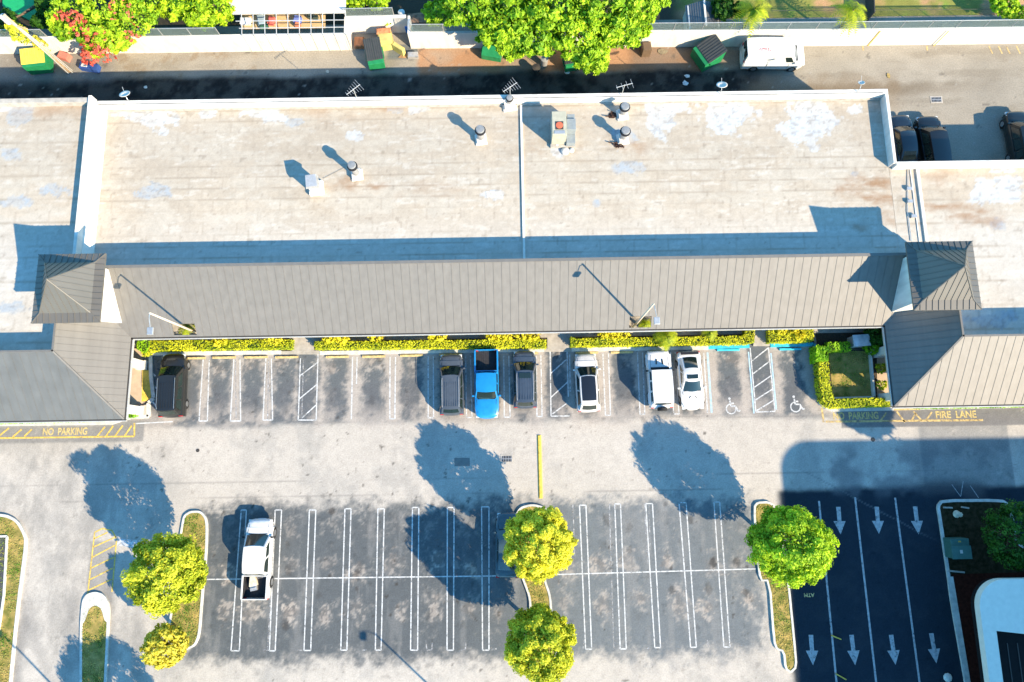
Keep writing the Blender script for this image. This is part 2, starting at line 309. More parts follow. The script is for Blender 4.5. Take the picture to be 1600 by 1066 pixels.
for q in ([(418,1016),(425,900)], [(412,1016),(421,1016)], [(895,788),(898,870)], [(911,1014),(912,1000)], [(952,788),(959,1014),(968,1014)], [(1007,787),(1012,880)], [(1014,790),(1016,860)],
          [(665,1000),(667,1016),(675,1016),(675,1004)], [(717,1016),(727,1016),(728,1004)], [(768,1014),(776,1014)], [(1008,1013),(1018,1013)], [(1058,1012),(1066,1010)], [(1105,1000),(1107,1011)], [(1155,1009),(1163,1009)], [(464,1016),(472,1016)], [(566,1016),(573,1016)]):
    pl(f, q, .09, .005)
up = [(317.5,327,311,324,562,658), (365.5,375,360,376,561,658), (415.5,424,411,426,560,656.5), (551,558,549,556,558,655), (609.5,618,609,617,558,654.5), (669,677,669,677.5,557,653),
      (727.5,735,729,737.5,556,652.5), (787,795,788,797,556,652), (838,845,839,847,555,651), (942,950.5,946,954,552,649), (996,1004,1000,1007.5,551,647.5), (1048,1055,1052.5,1061,550,647)]
for i, (a, b, c, d, y0, y1) in enumerate(up):
    if i == 3: pl(k, [(a,y0),(c,y1)], LW); pl(k, [(b,y0),(557,600)], LW)
    else: pl(k, [(a,y0),(c,y1),(d,y1),(b,y0)], LW)
pl(f, [(368,y0+8),(369,657)], .09, .005); pl(f, [(420,562),(418,656)], .09, .005)
pl(k, [(497,553),(494,656.5),(466,656.5),(469.5,560)], LW); pl(f, [(474,562),(471.5,656)], .09, .005)
for a, b in (((469,587),(497,566)), ((467,624),(495,601)), ((472,653),(494,633))): pl(k, [a, b], LW, .009)
pl(k, [(859.5,548),(861,650.5),(890,650)], LW); pl(k, [(886,547),(888,620)], LW); pl(k, [(890,554),(891,612)], .09)
for a, b in (((860,584),(885,562)), ((861,621),(887,597)), ((863,647),(886,630))): pl(k, [a, b], LW, .009)
pl(k, [(1172,543.5),(1181,644),(1211,643),(1200.5,543)], LW)
def hz(x, y): return (1110+x/8.883, 540+y/8.883)
for a, b in (((580,210),(800,35)), ((595,390),(825,215)), ((610,580),(840,420)), ((625,755),(862,605)), ((640,905),(870,765))): pl(k, [hz(*a), hz(*b)], LW, .009)
pl(k, [(212,662),(270,659)], LW); pl(k, [(1099.5,551),(1105.5,645)], .1)
for a, b in (((235,580),(243,588)), ((236,600),(246,608)), ((236,625),(247,638))): pl(k, [a, b], .12)
tag(k.build('bay_lines', M['wlines']), kind='structure'); tag(f.build('faded_bay_lines', M['wfaint']), kind='structure')
b_ = MB(); pl(b_, [(1105.5,551),(1112,645)], .14); pl(b_, [(1169.5,550),(1178,646)], .10); pl(b_, [(1204.5,552),(1213,640)], .1, .005)
tag(b_.build('blue_bay_lines', M['paleblue']), kind='structure')
y_ = MB()
pl(y_, [(-60,685.5),(210,682),(210,661)], .13)
for a, b in (((152,682),(164,667)), ((166,681.5),(177,665.5)), ((180,681),(192,665)), ((195,681),(206,665)), ((-2,682),(14,669)), ((20,683),(34,671)), ((38,682),(50,671))): pl(y_, [a, b], .13)
pl(y_, [(148,832),(137,929)], .1); pl(y_, [(182,845),(175,925)], .1); pl(y_, [(148,832),(160,826),(175,829),(182,842)], .1)
for a, b in (((147,842),(168,832)), ((146,855),(181,839)), ((144,871),(180,852)), ((142,888),(178,871)), ((140,906),(176,888)), ((139,922),(175,905))): pl(y_, [a, b], .1)
tag(y_.build('yellow_hatching', M['wyel']), kind='structure')
y_ = MB(); pl(y_, [(1284,638),(1287,660)], .16); pl(y_, [(1290,659),(1536,656.5)], .16)
for a, b in (((1376,657),(1385,645)), ((1425,656),(1431,645)), ((1447,657),(1456,644)), ((1401,643),(1414,660)), ((1427,643),(1440,657))): pl(y_, [a, b], .13)
for x in (1545,1560,1572,1588): pl(y_, [(x,72),(x+6,84)], .1)
for x in (1348,1448): pl(y_, [(x,72),(x+1,79)], .12, .01)
tag(y_.build('fire_lane_lines', M['wfy']), kind='structure')
w_ = MB(); pl(w_, [(184,847),(240,853)], .55)
tag(w_.build('stop_line', M['wlines']), kind='structure')
a_ = MB()
def z8(x, y): return (1200+x/3.5525, 766+y/3.5525)
for a, b in (((283,60),(380,1066)), ((483,40),(600,1066)), ((705,42),(841,1066))): pl(a_, [z8(*a), z8(*b)], .15)
tag(a_.build('lane_lines', M['warrow']), kind='structure')
for (x0,y0),(x1,y1) in (((180,95),(190,240)), ((390,93),(403,246)), ((603,92),(616,243)), ((816,90),(836,246)), ((238,803),(250,972)), ((463,803),(484,972)), ((683,803),(708,970)), ((906,794),(935,962))):
    A = Vector(P(*z8(x0,y0))); B = Vector(P(*z8(x1,y1))); A.z = B.z = .006; d = (B-A); n = Vector((-d.y,d.x,0)).normalized(); m_ = A+d*.52
    q = MB(); q.add([A-n*.17, m_-n*.15, m_-n*.46, B, m_+n*.46, m_+n*.15, A+n*.17], [(0,1,2,3,4,5,6)])
    tag(q.build('lane_arrow', M['warrow']), kind='structure')
def text(name, s, x0, x1, yb, size_px, m, rot=0, z=.008):
    cu = bpy.data.curves.new(name, 'FONT'); cu.body = s; cu.size = 1; cu.offset = .03; cu.fill_mode = 'FRONT'; o = bpy.data.objects.new(name, cu)
    S.collection.objects.link(o); bpy.context.view_layer.update()
    me = bpy.data.meshes.new_from_object(o); w = max(v.co.x for v in me.vertices); h = max(v.co.y for v in me.vertices)
    A = Vector(P(x0, yb)); B = Vector(P(x1, yb)); C = Vector(P(x0, yb-size_px))
    sx = (B-A).length/w; sy = abs((C-A).y)/h
    for v in me.vertices: v.co = (v.co.x*sx, v.co.y*sy, 0)
    bpy.data.objects.remove(o); me.materials.append(m); o = bpy.data.objects.new(name, me); S.collection.objects.link(o)
    o.location = (A.x, A.y, z); o.rotation_euler = (0, 0, rot); return tag(o, kind='structure')
text('pavement_lettering', 'NO  PARKING', 66, 136, 680, 11, M['wlet'])
text('pavement_lettering', 'NO  PARKING', 1302, 1373, 655.5, 11, M['wlet'])
text('pavement_lettering', 'FIRE  LANE', 1462, 1526, 653.5, 11, M['wlet'])
text('pavement_lettering', 'ATM', 1272, 1288, 927, 6, M['fadedyellow'], math.pi)
def wheelchair(px, py, s):
    m = MB(); c = Vector(P(px, py)); s = s*.051
    def q(x, y): return (c.x+x*s, c.y+y*s)
    pts = [q(7.5*math.cos(t), 7.5*math.sin(t)-5) for t in [R(a) for a in range(100, 385, 15)]]
    for a, b in zip(pts[:-1], pts[1:]): m.line(a, b, .10, .008)
    for a, b in ((q(-1,8),q(0,-1)), (q(0,-1),q(7,-1)), (q(7,-1),q(11,-9)), (q(11,-9),q(14,-7.5)), (q(-.5,3.5),q(5,3.5))): m.line(a, b, .12, .0085)
    m.add([(*q(-1.5+2.0*math.cos(t), 11+2.0*math.sin(t)), .008) for t in [R(a) for a in range(0, 360, 30)]], [tuple(range(12))])
    tag(m.build('wheelchair_symbol', M['wlines']), kind='structure')
wheelchair(1142, 634, 1.0); wheelchair(1242.5, 631, 1.0)
# drains, manholes, asphalt patches
def drain(px, py, w, h, label):
    c = P(px, py); t = empty('storm_drain', (c[0], c[1], 0), 0, label, 'drain')
    MB().box(-w/2-.12, w/2+.12, -h/2-.12, h/2+.12, .001, .02).build('concrete_rim', M['conc'], t)
    q = MB(); q.box(-w/2, w/2, -h/2, h/2, .02, .024); q.build('pit', M['black'], t)
    q = MB(); n = int(w/.11)
    for i in range(n+1): q.box(-w/2+i*w/n-.015, -w/2+i*w/n+.015, -h/2, h/2, .024, .04)
    q.box(-w/2, w/2, -.02, .02, .025, .045); q.build('grate', M['metal'], t)
drain(792, 717, .75, .45, 'rectangular drain grate in the driveway left of the yellow stripe')
drain(1463, 156, .8, .42, 'rusty drain grate in the alley above the two parked dark cars')
def manhole(px, py, r, label, m='metal'):
    c = P(px, py); q = MB(); q.tube([(c[0],c[1],.0),(c[0],c[1],.015)], r, 20); q.tube([(c[0],c[1],.015),(c[0],c[1],.022)], r*.85, 20)
    tag(q.build('manhole_cover', M['gutter']), label, 'manhole')
manhole(309, 704, .14, 'small round valve cover in the driveway below the black SUV')
manhole(1364, 687, .17, 'round dark manhole cover in the shadow edge by the fire lane')
q = MB(); c = P(722,722); q.box(c[0]-.6, c[0]+.6, c[1]-.32, c[1]+.32, .001, .004); tag(q.build('asphalt_patch', mat('patch', (.17,.17,.165), .9)), kind='structure')
# ------------------------------------------------------------------ kerbed islands
def smooth_poly(pts, h=0, n=3):
    p = [Vector(P(*q, h)[:2]) for q in pts]
    for _ in range(n-1):
        r = []
        for i in range(len(p)):
            a, b = p[i], p[(i+1)%len(p)]; r += [a*.8+b*.2, a*.2+b*.8]
        p = r
    return p
def inset(p, d):
    n = len(p); ar = sum(p[i].x*p[(i+1)%n].y-p[(i+1)%n].x*p[i].y for i in range(n)); sg = 1 if ar > 0 else -1; out = []
    for i in range(n):
        e1 = (p[i]-p[i-1]).normalized(); e2 = (p[(i+1)%n]-p[i]).normalized()
        nn = Vector((-(e1.y+e2.y), e1.x+e2.x))*sg; nn.normalize(); out.append(p[i]+nn*d)
    return out
def grass_fill(C):
    def f(X, Y):
        n1 = fbm(X, Y, 2.2, 411); n2 = fbm(X, Y, .5, 422, 4, .7)
        c = np.zeros(X.shape+(3,))+np.array(C[0]); c = mix(c, C[1], ss(.42,.6,n1)); c = mix(c, C[2], ss(.5,.7,n2)*.6); return c*(.7+.6*n2)[..., None]
    return f
GR = ((.22,.27,.03), (.36,.26,.06), (.10,.18,.02))
GRM = mat('dry_grass', (.13,.16,.02), 1, var=.35, scale=1.6, c2=(.30,.21,.07), det=10, bump=.8)
TURF = []
GRD = mat('garden_soil', (.022,.028,.012), 1, spec=.05, var=.5, scale=4, c2=(.035,.025,.015), det=8, bump=.5)
def island(poly, name='planting_island', m=None, kw=.16, kh=.14, km=None, n=3):
    """raised kerb ring and the turf inside it"""
    p = smooth_poly(poly, 0, n); q = inset(p, kw); N = len(p); k = MB()
    vs = [(v.x,v.y,0) for v in p]+[(v.x,v.y,kh) for v in p]+[(v.x,v.y,kh) for v in q]+[(v.x,v.y,0) for v in q]
    fs = []
    for i in range(N):
        j = (i+1)%N
        fs += [(i,j,j+N,i+N), (i+N,j+N,j+2*N,i+2*N), (i+2*N,j+2*N,j+3*N,i+3*N)]
    k.add(vs, fs); tag(k.build('kerb', km or M['curb']), kind='structure')
    t = MB(); t.add([(v.x,v.y,.10) for v in q], [tuple(range(N))]); tag(t.build('turf', m or GRM), kind='structure')
    if m is None: TURF.append([(v.x,v.y) for v in q])
    return q
i1 = island([(284,824),(287,806),(298,798),(316,798),(326,812),(325,860),(319,924),(314,992),(306,1010),(288,1017),(268,1016),(262,990),(272,930),(276,870)])
i2 = island([(803,808),(812,792),(832,787),(852,792),(866,806),(872,860),(856,893),(852,905),(861,930),(863,960),(872,1010),(866,1042),(838,1050),(814,1042),(815,1005),(827,968),(827,935),(817,908),(806,880)])
i3 = island([(1176,792),(1182,784),(1200,783),(1211,790),(1216,812),(1232,905),(1242,1005),(1245,1042),(1235,1052),(1225,1045),(1222.5,1018),(1212,1015),(1207,1002),(1200,908),(1186,908),(1180,860)], n=2)
i4 = island([(-120,815),(-60,803),(8,802),(30,812),(44,838),(43,860),(31,950),(18,1085),(10,1180),(-120,1180)], kw=.2)
i5 = island([(126,1180),(126,985),(129,940),(136,928),(150,924),(164,928),(173,945),(172,975),(162,1180)], kw=.18)
q = MB()                                      # broad painted nose of the middle island
o_ = smooth_poly([(127,975),(129,942),(137,929),(150,925),(163,929),(172,945),(171,972),(165,970),(160,950),(150,945),(141,950),(134,972)], 0, 3)
q.add([(v.x,v.y,.145) for v in o_], [tuple(range(len(o_)))]); tag(q.build('kerb_nose', M['curb']), kind='structure')
q = MB()
for a, b in (((-30,838),(12,838)), ((12,838),(7,930)), ((7,930),(-1,985))):
    A = P(*a,.1); B = P(*b,.1); q.bar((A[0],A[1],.14),(B[0],B[1],.14), .16, .12)
tag(q.build('planter_kerb', M['curb']), kind='structure')
q = MB(); q.add([P(x,y,.115) for x,y in ((-60,840),(11,840),(6,928),(-2,983),(-60,983))], [(4,3,2,1,0)]); tag(q.build('planter_asphalt', mat('planter_dark', (.06,.062,.07), .9)), kind='structure')
# planter along the upper bays, walkways, sidewalk
def kerb_line(pts, m, w=.2, h=.14, name='kerb'):
    k = MB()
    for a, b in zip(pts[:-1], pts[1:]):
        A = P(*a); B = P(*b); k.bar((A[0],A[1],h/2),(B[0],B[1],h/2), w, h)
    return tag(k.build(name, m), kind='structure')
YK = P(700,549)[1]
kerb_line([(236,553),(440,551)], M['curb'], .3); kerb_line([(500,552),(850,547)], M['curb'], .3); kerb_line([(893,547),(1106,543.5)], M['curb'], .3)
kerb_line([(440,551),(500,551)], M['conc'], .3, .10); kerb_line([(850,547),(893,547)], M['conc'], .3, .10)
kerb_line([(1106,543),(1170,541)], M['bluepaint'], .3); kerb_line([(1203,540),(1270,538.5),(1275,545),(1278,600),(1282,632)], M['bluepaint'], .3)
kerb_line([(1281.5,630),(1289,637),(1300,641),(1395,639)], M['curb'], .25); kerb_line([(1395,639),(1436,638)], M['fadedyellow'], .25); kerb_line([(1436,638),(1700,633)], M['curb'], .22)
kerb_line([(-60,664),(175,661),(190,656),(206,652),(233,651),(233,630),(241,622),(237,590),(236,553)], M['curb'], .28)
def slab(pts, z0, z1, m, name='sidewalk'):
    q = MB(); q.prism([P(*p)[:2] for p in pts], z0, z1); return tag(q.build(name, m), kind='structure')
PAV = mat('peach_paving', (.46,.36,.27), .85, var=.1, scale=3, det=6)
q = MB(); q.box(-33, 33, 9.93, 13, 0, .125); tag(q.build('sidewalk', M['conc']), kind='structure')
slab([(457,520),(491,520),(491,550),(457,550)], 0, .13, M['conc']); slab([(855,515),(890,515),(890,547),(855,547)], 0, .13, M['conc'])
slab([(1181,512),(1201,512),(1202,541),(1176,541)], 0, .13, M['conc'])
slab([(192,545),(224,545),(222,655),(192,655)], .0, .131, PAV)
slab([(1369,545),(1400,545),(1402,622),(1369,622)], .0, .131, PAV)
slab([(192,640),(233,632),(232,651),(192,655)], .0, .133, M['conc'])
q = MB(); q.prism([P(*p)[:2] for p in ((222,579),(236,579),(236,625),(222,628))], 0, lambda x, y: .13-.1*max(0, (x-P(222,600)[0]))); tag(q.build('ramp', M['yellow']), kind='structure')
def bed(pts): q = MB(); q.prism([P(*p)[:2] for p in pts], 0, .11); tag(q.build('planting_bed', M['dirt']), kind='structure')
bed([(214,515),(456,515),(456,549),(214,550)]); bed([(492,515),(853,515),(853,546),(492,548)]); bed([(892,512),(1180,512),(1168,542),(892,545)]); bed([(1202,512),(1271,512),(1271,537),(1203,538)])
bed([(-60,640),(190,640),(188,655),(-60,660)]); bed([(1396,625),(1700,620),(1700,632),(1396,636)]); bed([(1272,508),(1392,505),(1392,545),(1278,547)]); bed([(1278,547),(1369,547),(1369,636),(1300,640),(1282,630)])
bed([(195,640),(222,638),(215,652),(195,653)])
gl = MB(); gl.prism([P(*p)[:2] for p in ((1294,549),(1362,549),(1366,619),(1300,621))], .1, .125); tag(gl.build('garden_lawn', GRM), kind='structure'); TURF.append([P(*p)[:2] for p in ((1294,549),(1362,549),(1366,619),(1300,621))])
# ------------------------------------------------------------------ wheel stops, stripe
def wheel_stop(px, py, w, m, label, grp):
    c = P(px, py, .1); t = MB(); w /= 2
    prof = [(-.09,0),(.09,0),(.07,.13),(-.07,.13)]
    t.add([(-w,y,z) for y,z in prof]+[(w,y,z) for y,z in prof], [(0,3,2,1)[::-1],(4,5,6,7),(0,1,5,4),(1,2,6,5),(2,3,7,6),(3,0,4,7)])
    o = t.build('wheel_stop', m, None, False, .012); o.location = (c[0], c[1], 0); tag(o, label, 'wheel stop', grp)
yst = [(303,559.5,'first'),(350,558.5,'second'),(400,558,'third'),(448,558,'fourth'),(527,557.5,'fifth'),(584,557,'sixth'),(643,555.5,'seventh')]
for x, y, nm in yst: wheel_stop(x, y, 1.8, M['fadedyellow'], f'yellow wheel stop in the {nm} bay to the right of the black SUV', 'yellow wheel stops')
wheel_stop(704, 554, 1.8, M['fadedyellow'], 'yellow wheel stop in front of the dark grey SUV beside the blue pickup', 'yellow wheel stops')
wheel_stop(823, 552, 1.8, M['fadedyellow'], 'yellow wheel stop by the nose of the grey SUV with a dark sunroof', 'yellow wheel stops')
wheel_stop(917, 551, 1.8, M['fadedyellow'], 'yellow wheel stop by the nose of the white car with a black roof', 'yellow wheel stops')
wheel_stop(972, 550.5, 1.8, M['fadedyellow'], 'yellow wheel stop half in shadow in the empty bay left of the white boxy off-roader', 'yellow wheel stops')
wheel_stop(1138, 546.5, 1.8, M['bluepaint'], 'blue wheel stop in the left accessible bay', 'blue wheel stops')
wheel_stop(1235, 545.5, 1.75, M['bluepaint'], 'blue wheel stop in the right accessible bay, partly shaded by the hedge', 'blue wheel stops')
a = P(842.5,680); b = P(845,779); q = MB(); d = .16
q.add([(a[0]-d,a[1],.0),(a[0]+d,a[1],.0),(b[0]+d,b[1],.0),(b[0]-d,b[1],.0),(a[0]-d*.5,a[1]-.05,.10),(a[0]+d*.5,a[1]-.05,.10),(b[0]+d*.5,b[1]+.05,.10),(b[0]-d*.5,b[1]+.05,.10)], [(4,7,6,5),(0,4,5,1),(1,5,6,2),(2,6,7,3),(3,7,4,0)])
tag(q.build('lane_divider', M['yellow']), 'long yellow lane divider strip in the driveway above the centre tree', 'divider')
# ------------------------------------------------------------------ the shopping plaza
B = empty('shopping_plaza', (0, 12, 0), 0, 'long low shopping plaza with pale flat roofs and grey standing-seam metal canopy', 'shopping plaza')
def part(mb, name, m, **kw):
    o = mb.build(name, m, B, **kw); o.matrix_parent_inverse = B.matrix_world.inverted() if False else Matrix.Translation((0,-12,0)); return o
HM, HW, HE = 4.0, 4.7, 4.0
def roof_col(seed, hz_, patches, stains, xr=None):
    def f(X, Y):
        n1 = fbm(X, Y, 6, seed); n2 = fbm(X, Y, .9, seed+9, 5, .65); lon = fbm(X*.6, Y*1.7, 1.3, seed+20, 5, .6)
        row = np.floor(Y/.93); rj = vnoise(row*3.7, np.floor(X/4.5+row*.37)*5.1, 1, seed+30)
        C = np.zeros(X.shape+(3,))+np.array((.405,.352,.285)); C = C*(.90+.20*n1)[..., None]*(.96+.08*rj)[..., None]
        C = mix(C, (.435,.395,.335), ss(.40,.60,lon)*.7)
        C = mix(C, (.455,.435,.405), ss(20,16,Y)*.65)
        sp = fbm(X*.6, Y*2.6, .75, seed+60, 4, .75); C = mix(C, (.60,.585,.55), ss(.60,.74,sp)*.3); C = mix(C, (.27,.24,.20), ss(.40,.28,sp)*.12)
        gr = vnoise(X, Y, .22, seed+61); C = C*(.92+.16*gr)[..., None]*(1-.09*ss(19,25,Y))[..., None]
        C = mix(C, (.33,.28,.22), ss(.58,.74,fbm(X*.7, Y, 1.8, seed+40))*.2)
        dy = np.abs(Y/.93-np.round(Y/.93)); C = mix(C, (.27,.23,.18), ss(.07,.02,dy)*(.22+.42*ss(.4,.6,vnoise(X, Y, 1.4, seed+3))))
        dx = np.abs(X/2.6+row*.37-np.round(X/2.6+row*.37)); C = mix(C, (.27,.225,.18), ss(.03,.01,dx)*.3)
        C = mix(C, (.16,.13,.10), ss(.88,.93,vnoise(X, Y, .3, seed+62))*.35)
        for i, (px, py, rx, ry, wt) in enumerate(patches):
            t = blob(X, Y, px, py, rx, ry, seed+50+i, .12, hz_, 1.2)
            cr = ss(.45,.62,fbm(X, Y*1.5, .45, seed+90+i, 4, .7))
            C = mix(C, (.44,.475,.51) if wt else (.32,.35,.38), t*(.5+.5*cr)); C = mix(C, (.22,.21,.20), t*ss(.56,.66,fbm(X, Y*1.6, .35, seed+70+i))*.5)
        for i, (px, py, rx, ry, am) in enumerate(stains):
            t = blob(X, Y, px, py, rx, ry, seed+150+i, 1.4, hz_, 1.0); C = mix(C, (.25,.14,.07), t*am*ss(.35,.65,fbm(X*.4, Y, .8, seed+170+i, 4, .7)))
        return C
    return f
mp = [(225,178,2.6,.55,1),(255,188,1.2,.8,1),(325,178,.9,.5,1),(410,176,1.7,.5,1),(430,183,.8,.6,1),(655,170,1.0,.45,1),(557,213,.6,.35,1),(460,192,.6,.3,0),(620,170,.8,.4,0),(245,300,1.3,.6,0),
      (1035,182,1.3,1.5,1),(1060,165,.9,.7,1),(1130,180,1.7,1.7,1),(1155,172,1.3,.9,1),(1265,185,1.9,1.7,1),(1335,172,.7,.5,1),(1240,200,1.0,.7,1),(1333,272,.5,.3,0),(880,238,.9,.35,1),(970,215,.9,.8,0),(980,260,1,.6,0),(773,304,.8,.35,1),(932,318,.3,.3,0)]
ms = [(565,290,1.6,.5,.7),(545,282,.8,.3,.5),(1370,300,2.5,1.0,.75),(1350,290,1.5,.7,.55),(1400,330,1.5,1.2,.5),(610,165,2,.4,.5),(520,175,1.8,.8,.3),(700,300,3,.8,.2),(870,228,1.6,.7,.4),(985,232,1.5,.6,.5),(1345,352,.8,.4,.5),(270,165,2,.5,.4)]
RM = mat_attr('rolled_roofing', .9, 7, .10, .25)
def rsheet(nm, *a): o = sheet(nm, *a, RM, B); o.matrix_parent_inverse = Matrix.Translation((0,-12,0)); return o
rsheet('main_roof', -32.05, 29.8, 14.5, 28.3, .13, HM, roof_col(500, HM, mp, ms))
rsheet('west_roof', -52, -32.3, 8.3, 28.35, .17, HW, roof_col(700, HW, [(15,165,1.4,.5,1),(35,175,1.2,.8,0),(20,245,.9,.6,0),(90,295,1.0,.5,0),(20,485,1.2,.5,0),(30,315,1,.4,0)], [(70,170,3,.6,.4)]))
for _x, _y0, _y1 in ((29.82,14.4,22.3),(32.5,8.45,14.4)): rsheet('east_roof', _x, 54, _y0, _y1, .17, HE, roof_col(800, HE, [(1560,282,1.6,.4,1),(1555,300,2.0,.8,1),(1575,265,1,.3,1),(1555,350,.7,.5,0),(1540,500,2.5,.5,0)], [(1480,320,2.0,.5,.8),(1510,335,2.2,.5,.7),(1540,345,2,.5,.5),(1470,275,1,.8,.4)]))
w = MB()
w.box(-32.3, 29.95, 12.4, 28.25, 0, HM-.02); part(w, 'wall', M['core'])
w = MB(); w.box(-52, -32.31, 8.45, 28.4, 0, HW-.02); w.box(-52,-31.6,6.4,8.44,0,3.4); w.box(-32.3,-31.6,8.44,12.38,0,3.4); part(w, 'wall', M['core'])
w = MB(); w.box(29.96, 54, 8.45, 22.3, 0, HE-.02); w.box(31.4,54,6.4,8.44,0,3.4); w.box(31.4,33,8.445,12.38,0,3.41); part(w, 'wall', M['core'])
w = MB(); w.box(-30.5,30.5,12.33,12.395,.3,2.7); part(w, 'shop_window', M['glassd'])
# parapets
w = MB(); w.box(-32.0, 30.0, 28.1, 28.5, HM-.1, 4.8); part(w, 'parapet', M['white'], bevel=.02)
w = MB(); w.box(-31.9, 29.7, 27.98, 28.09, HM, HM+.12); part(w, 'cant_strip', M['conc'])
w = MB(); w.box(-31.9,29.6,28.16,28.19,4.8,4.82); part(w, 'coping_joint', M['gutter'])
w = MB(); w.box(29.75, 30.0, 22.3, 28.09, HM-.1, 4.8); part(w, 'parapet', M['white'], bevel=.02)
w = MB(); w.box(30.005, 54, 22.1, 22.42, HE-.1, 4.75); part(w, 'parapet', M['white'], bevel=.02)
w = MB(); w.box(-52, -32.35, 28.15, 28.55, HW-.1, 5.25); part(w, 'parapet', M['conc'], bevel=.02)
w = MB(); w.prism([(-32.34,14.7),(-32.34,28.62),(-32.1,28.62),(-32.1,14.7)], 3.0, 5.4); w.prism([(-32.09,14.7),(-32.09,28.45),(-31.6,28.1),(-31.6,14.7)], HM-.02, lambda x, y: HM+.75-(x+32.09)*1.35); part(w, 'firewall', M['white'])
w = MB(); w.box(P(817,300,HM)[0]-.09, P(817,300,HM)[0]+.09, 14.6, 27.97, HM, HM+.13); part(w, 'expansion_joint', M['white'])
w = MB(); w.box(31.85, 32.08, 15.2, 22.08, HE, HE+.13); w.box(31.4,31.47,15.2,22.08,HE,HE+.06); part(w, 'expansion_joint', M['white'])
# canopy
KX, KY, KW_ = .648, .8, .6424
XL, XR, YE, YR, YW0, YW1 = -28.83, 28.65, 9.92, 14.55, 3.75, 8.42
fm = lambda x, y: 3+(y-YE)*KX
def seams(mb, poly, zf, along, sp, off=0):
    xs = [p[0 if along == 'y' else 1] for p in poly]; c = math.ceil((min(xs)+.02-off)/sp)*sp+off
    while c < max(xs)-.02:
        hit = []
        for i in range(len(poly)):
            a, b = poly[i], poly[(i+1)%len(poly)]
            u0, u1 = (a[0],b[0]) if along == 'y' else (a[1],b[1])
            if (u0-c)*(u1-c) < 0:
                t = (c-u0)/(u1-u0); hit.append(a[1]+t*(b[1]-a[1]) if along == 'y' else a[0]+t*(b[0]-a[0]))
        if len(hit) == 2 and abs(hit[0]-hit[1]) > .05:
            lo, hi = sorted(hit)
            A, Bp = ((c,lo),(c,hi)) if along == 'y' else ((lo,c),(hi,c))
            mb.bar((*A, zf(*A)+.010), (*Bp, zf(*Bp)+.010), .026, .028)
        c += sp
h1 = [P(272,520,3.05)[0], P(308,520,3.05)[0]]; h2 = [P(983,509,3.1)[0], P(1017,509,3.1)[0]]
hy0, hy1 = YE+.12, YE+.12+.78
def cz(x, y): return fm(x, y)
w = MB(); th = .14
pieces = [[(XL,YE),(h1[0],YE),(h1[0],YR),(-32.58,YR)], [(h1[0],YE),(h1[1],YE),(h1[1],hy0),(h1[0],hy0)], [(h1[0],hy1),(h1[1],hy1),(h1[1],YR),(h1[0],YR)],
          [(h1[1],YE),(h2[0],YE),(h2[0],YR),(h1[1],YR)], [(h2[0],YE),(h2[1],YE),(h2[1],hy0),(h2[0],hy0)], [(h2[0],hy1),(h2[1],hy1),(h2[1],YR),(h2[0],YR)], [(h2[1],YE),(XR,YE),(32.4,YR),(h2[1],YR)]]
for p in pieces: w.prism(p, lambda x, y: fm(x, y)-th, fm)
for p in pieces: seams(w, p, fm, 'y', .615, .1)
part(w, 'canopy_roof', M['seam'])
w = MB(); w.box(-32.3, 32.2, YR+.003, YR+.12, HM, 6.03); part(w, 'ridge_wall', M['white'])
w = MB(); w.bar((-29.5,YR+.06,6.06),(29.3,YR+.06,6.06), .22, .06); part(w, 'ridge_cap', M['seam'])
fe = lambda x, y: 3+(XL-x)*KY; fE = lambda x, y: 3+(x-XR)*KY; fs_ = lambda x, y: 3+(y-YW0)*KW_
for sx, f_, xe, nm in ((-1, fe, XL, 'west'), (1, fE, XR, 'east')):
    xr = xe+sx*3.75; xo = sx*54
    w = MB(); p = [(xe,YW0),(xe,YE),(xr,YR),(xr,YW1)]; w.prism(p, lambda x, y: f_(x, y)-th, f_); seams(w, p[::-1] if sx > 0 else p, f_, 'x', .5)
    part(w, 'wing_roof', M['seam'])
    w = MB(); p = [(xe,YW0),(xr,YW1),(xo,YW1),(xo,YW0)]; w.prism(p, lambda x, y: fs_(x, y)-th, fs_); seams(w, p, fs_, 'y', .615)
    part(w, 'wing_roof', M['seam'] if sx > 0 else M['seamw'])
    w = MB(); w.bar((xe,YW0,3.05),(xr,YW1,6.05), .12, .07); w.bar((xr+sx*.05,YW1,6.05),(xr+sx*.05,10.6,6.05), .14, .06); w.bar((xr,YW1+.05,6.05),(xo,YW1+.05,6.05), .14, .06); part(w, 'ridge_cap', M['seam'])
    w = MB(); w.box(min(xr,xr+sx*.12), max(xr,xr+sx*.12), YW1+.003, 14.4, 3.2, 6.02); w.box(min(xr+sx*.121,xo), max(xr+sx*.121,xo), YW1+.003, YW1+.12, 3.2, 6.02); part(w, 'ridge_wall', M['white'])
# gutters and fascia
w = MB(); w.bar((XL,YE-.06,2.93),(XR,YE-.06,2.93), .1, .12)
for sx, xe in ((-1,XL),(1,XR)): w.bar((xe-sx*.06,YW0,2.93),(xe-sx*.06,YE,2.93), .1, .12); w.bar((xe-sx*.1,YW0-.06,2.93),(sx*54,YW0-.06,2.93), .1, .12)
part(w, 'gutter', M['gutter'])
w = MB(); w.bar((XL,YE-.135,2.86),(XR,YE-.135,2.86), .05, .2)
for sx, xe in ((-1,XL),(1,XR)): w.bar((xe-sx*.135,YW0,2.86),(xe-sx*.135,YE,2.86), .05, .2); w.bar((xe-sx*.1,YW0-.135,2.86),(sx*54,YW0-.135,2.86), .05, .2)
part(w, 'fascia', M['alu'])
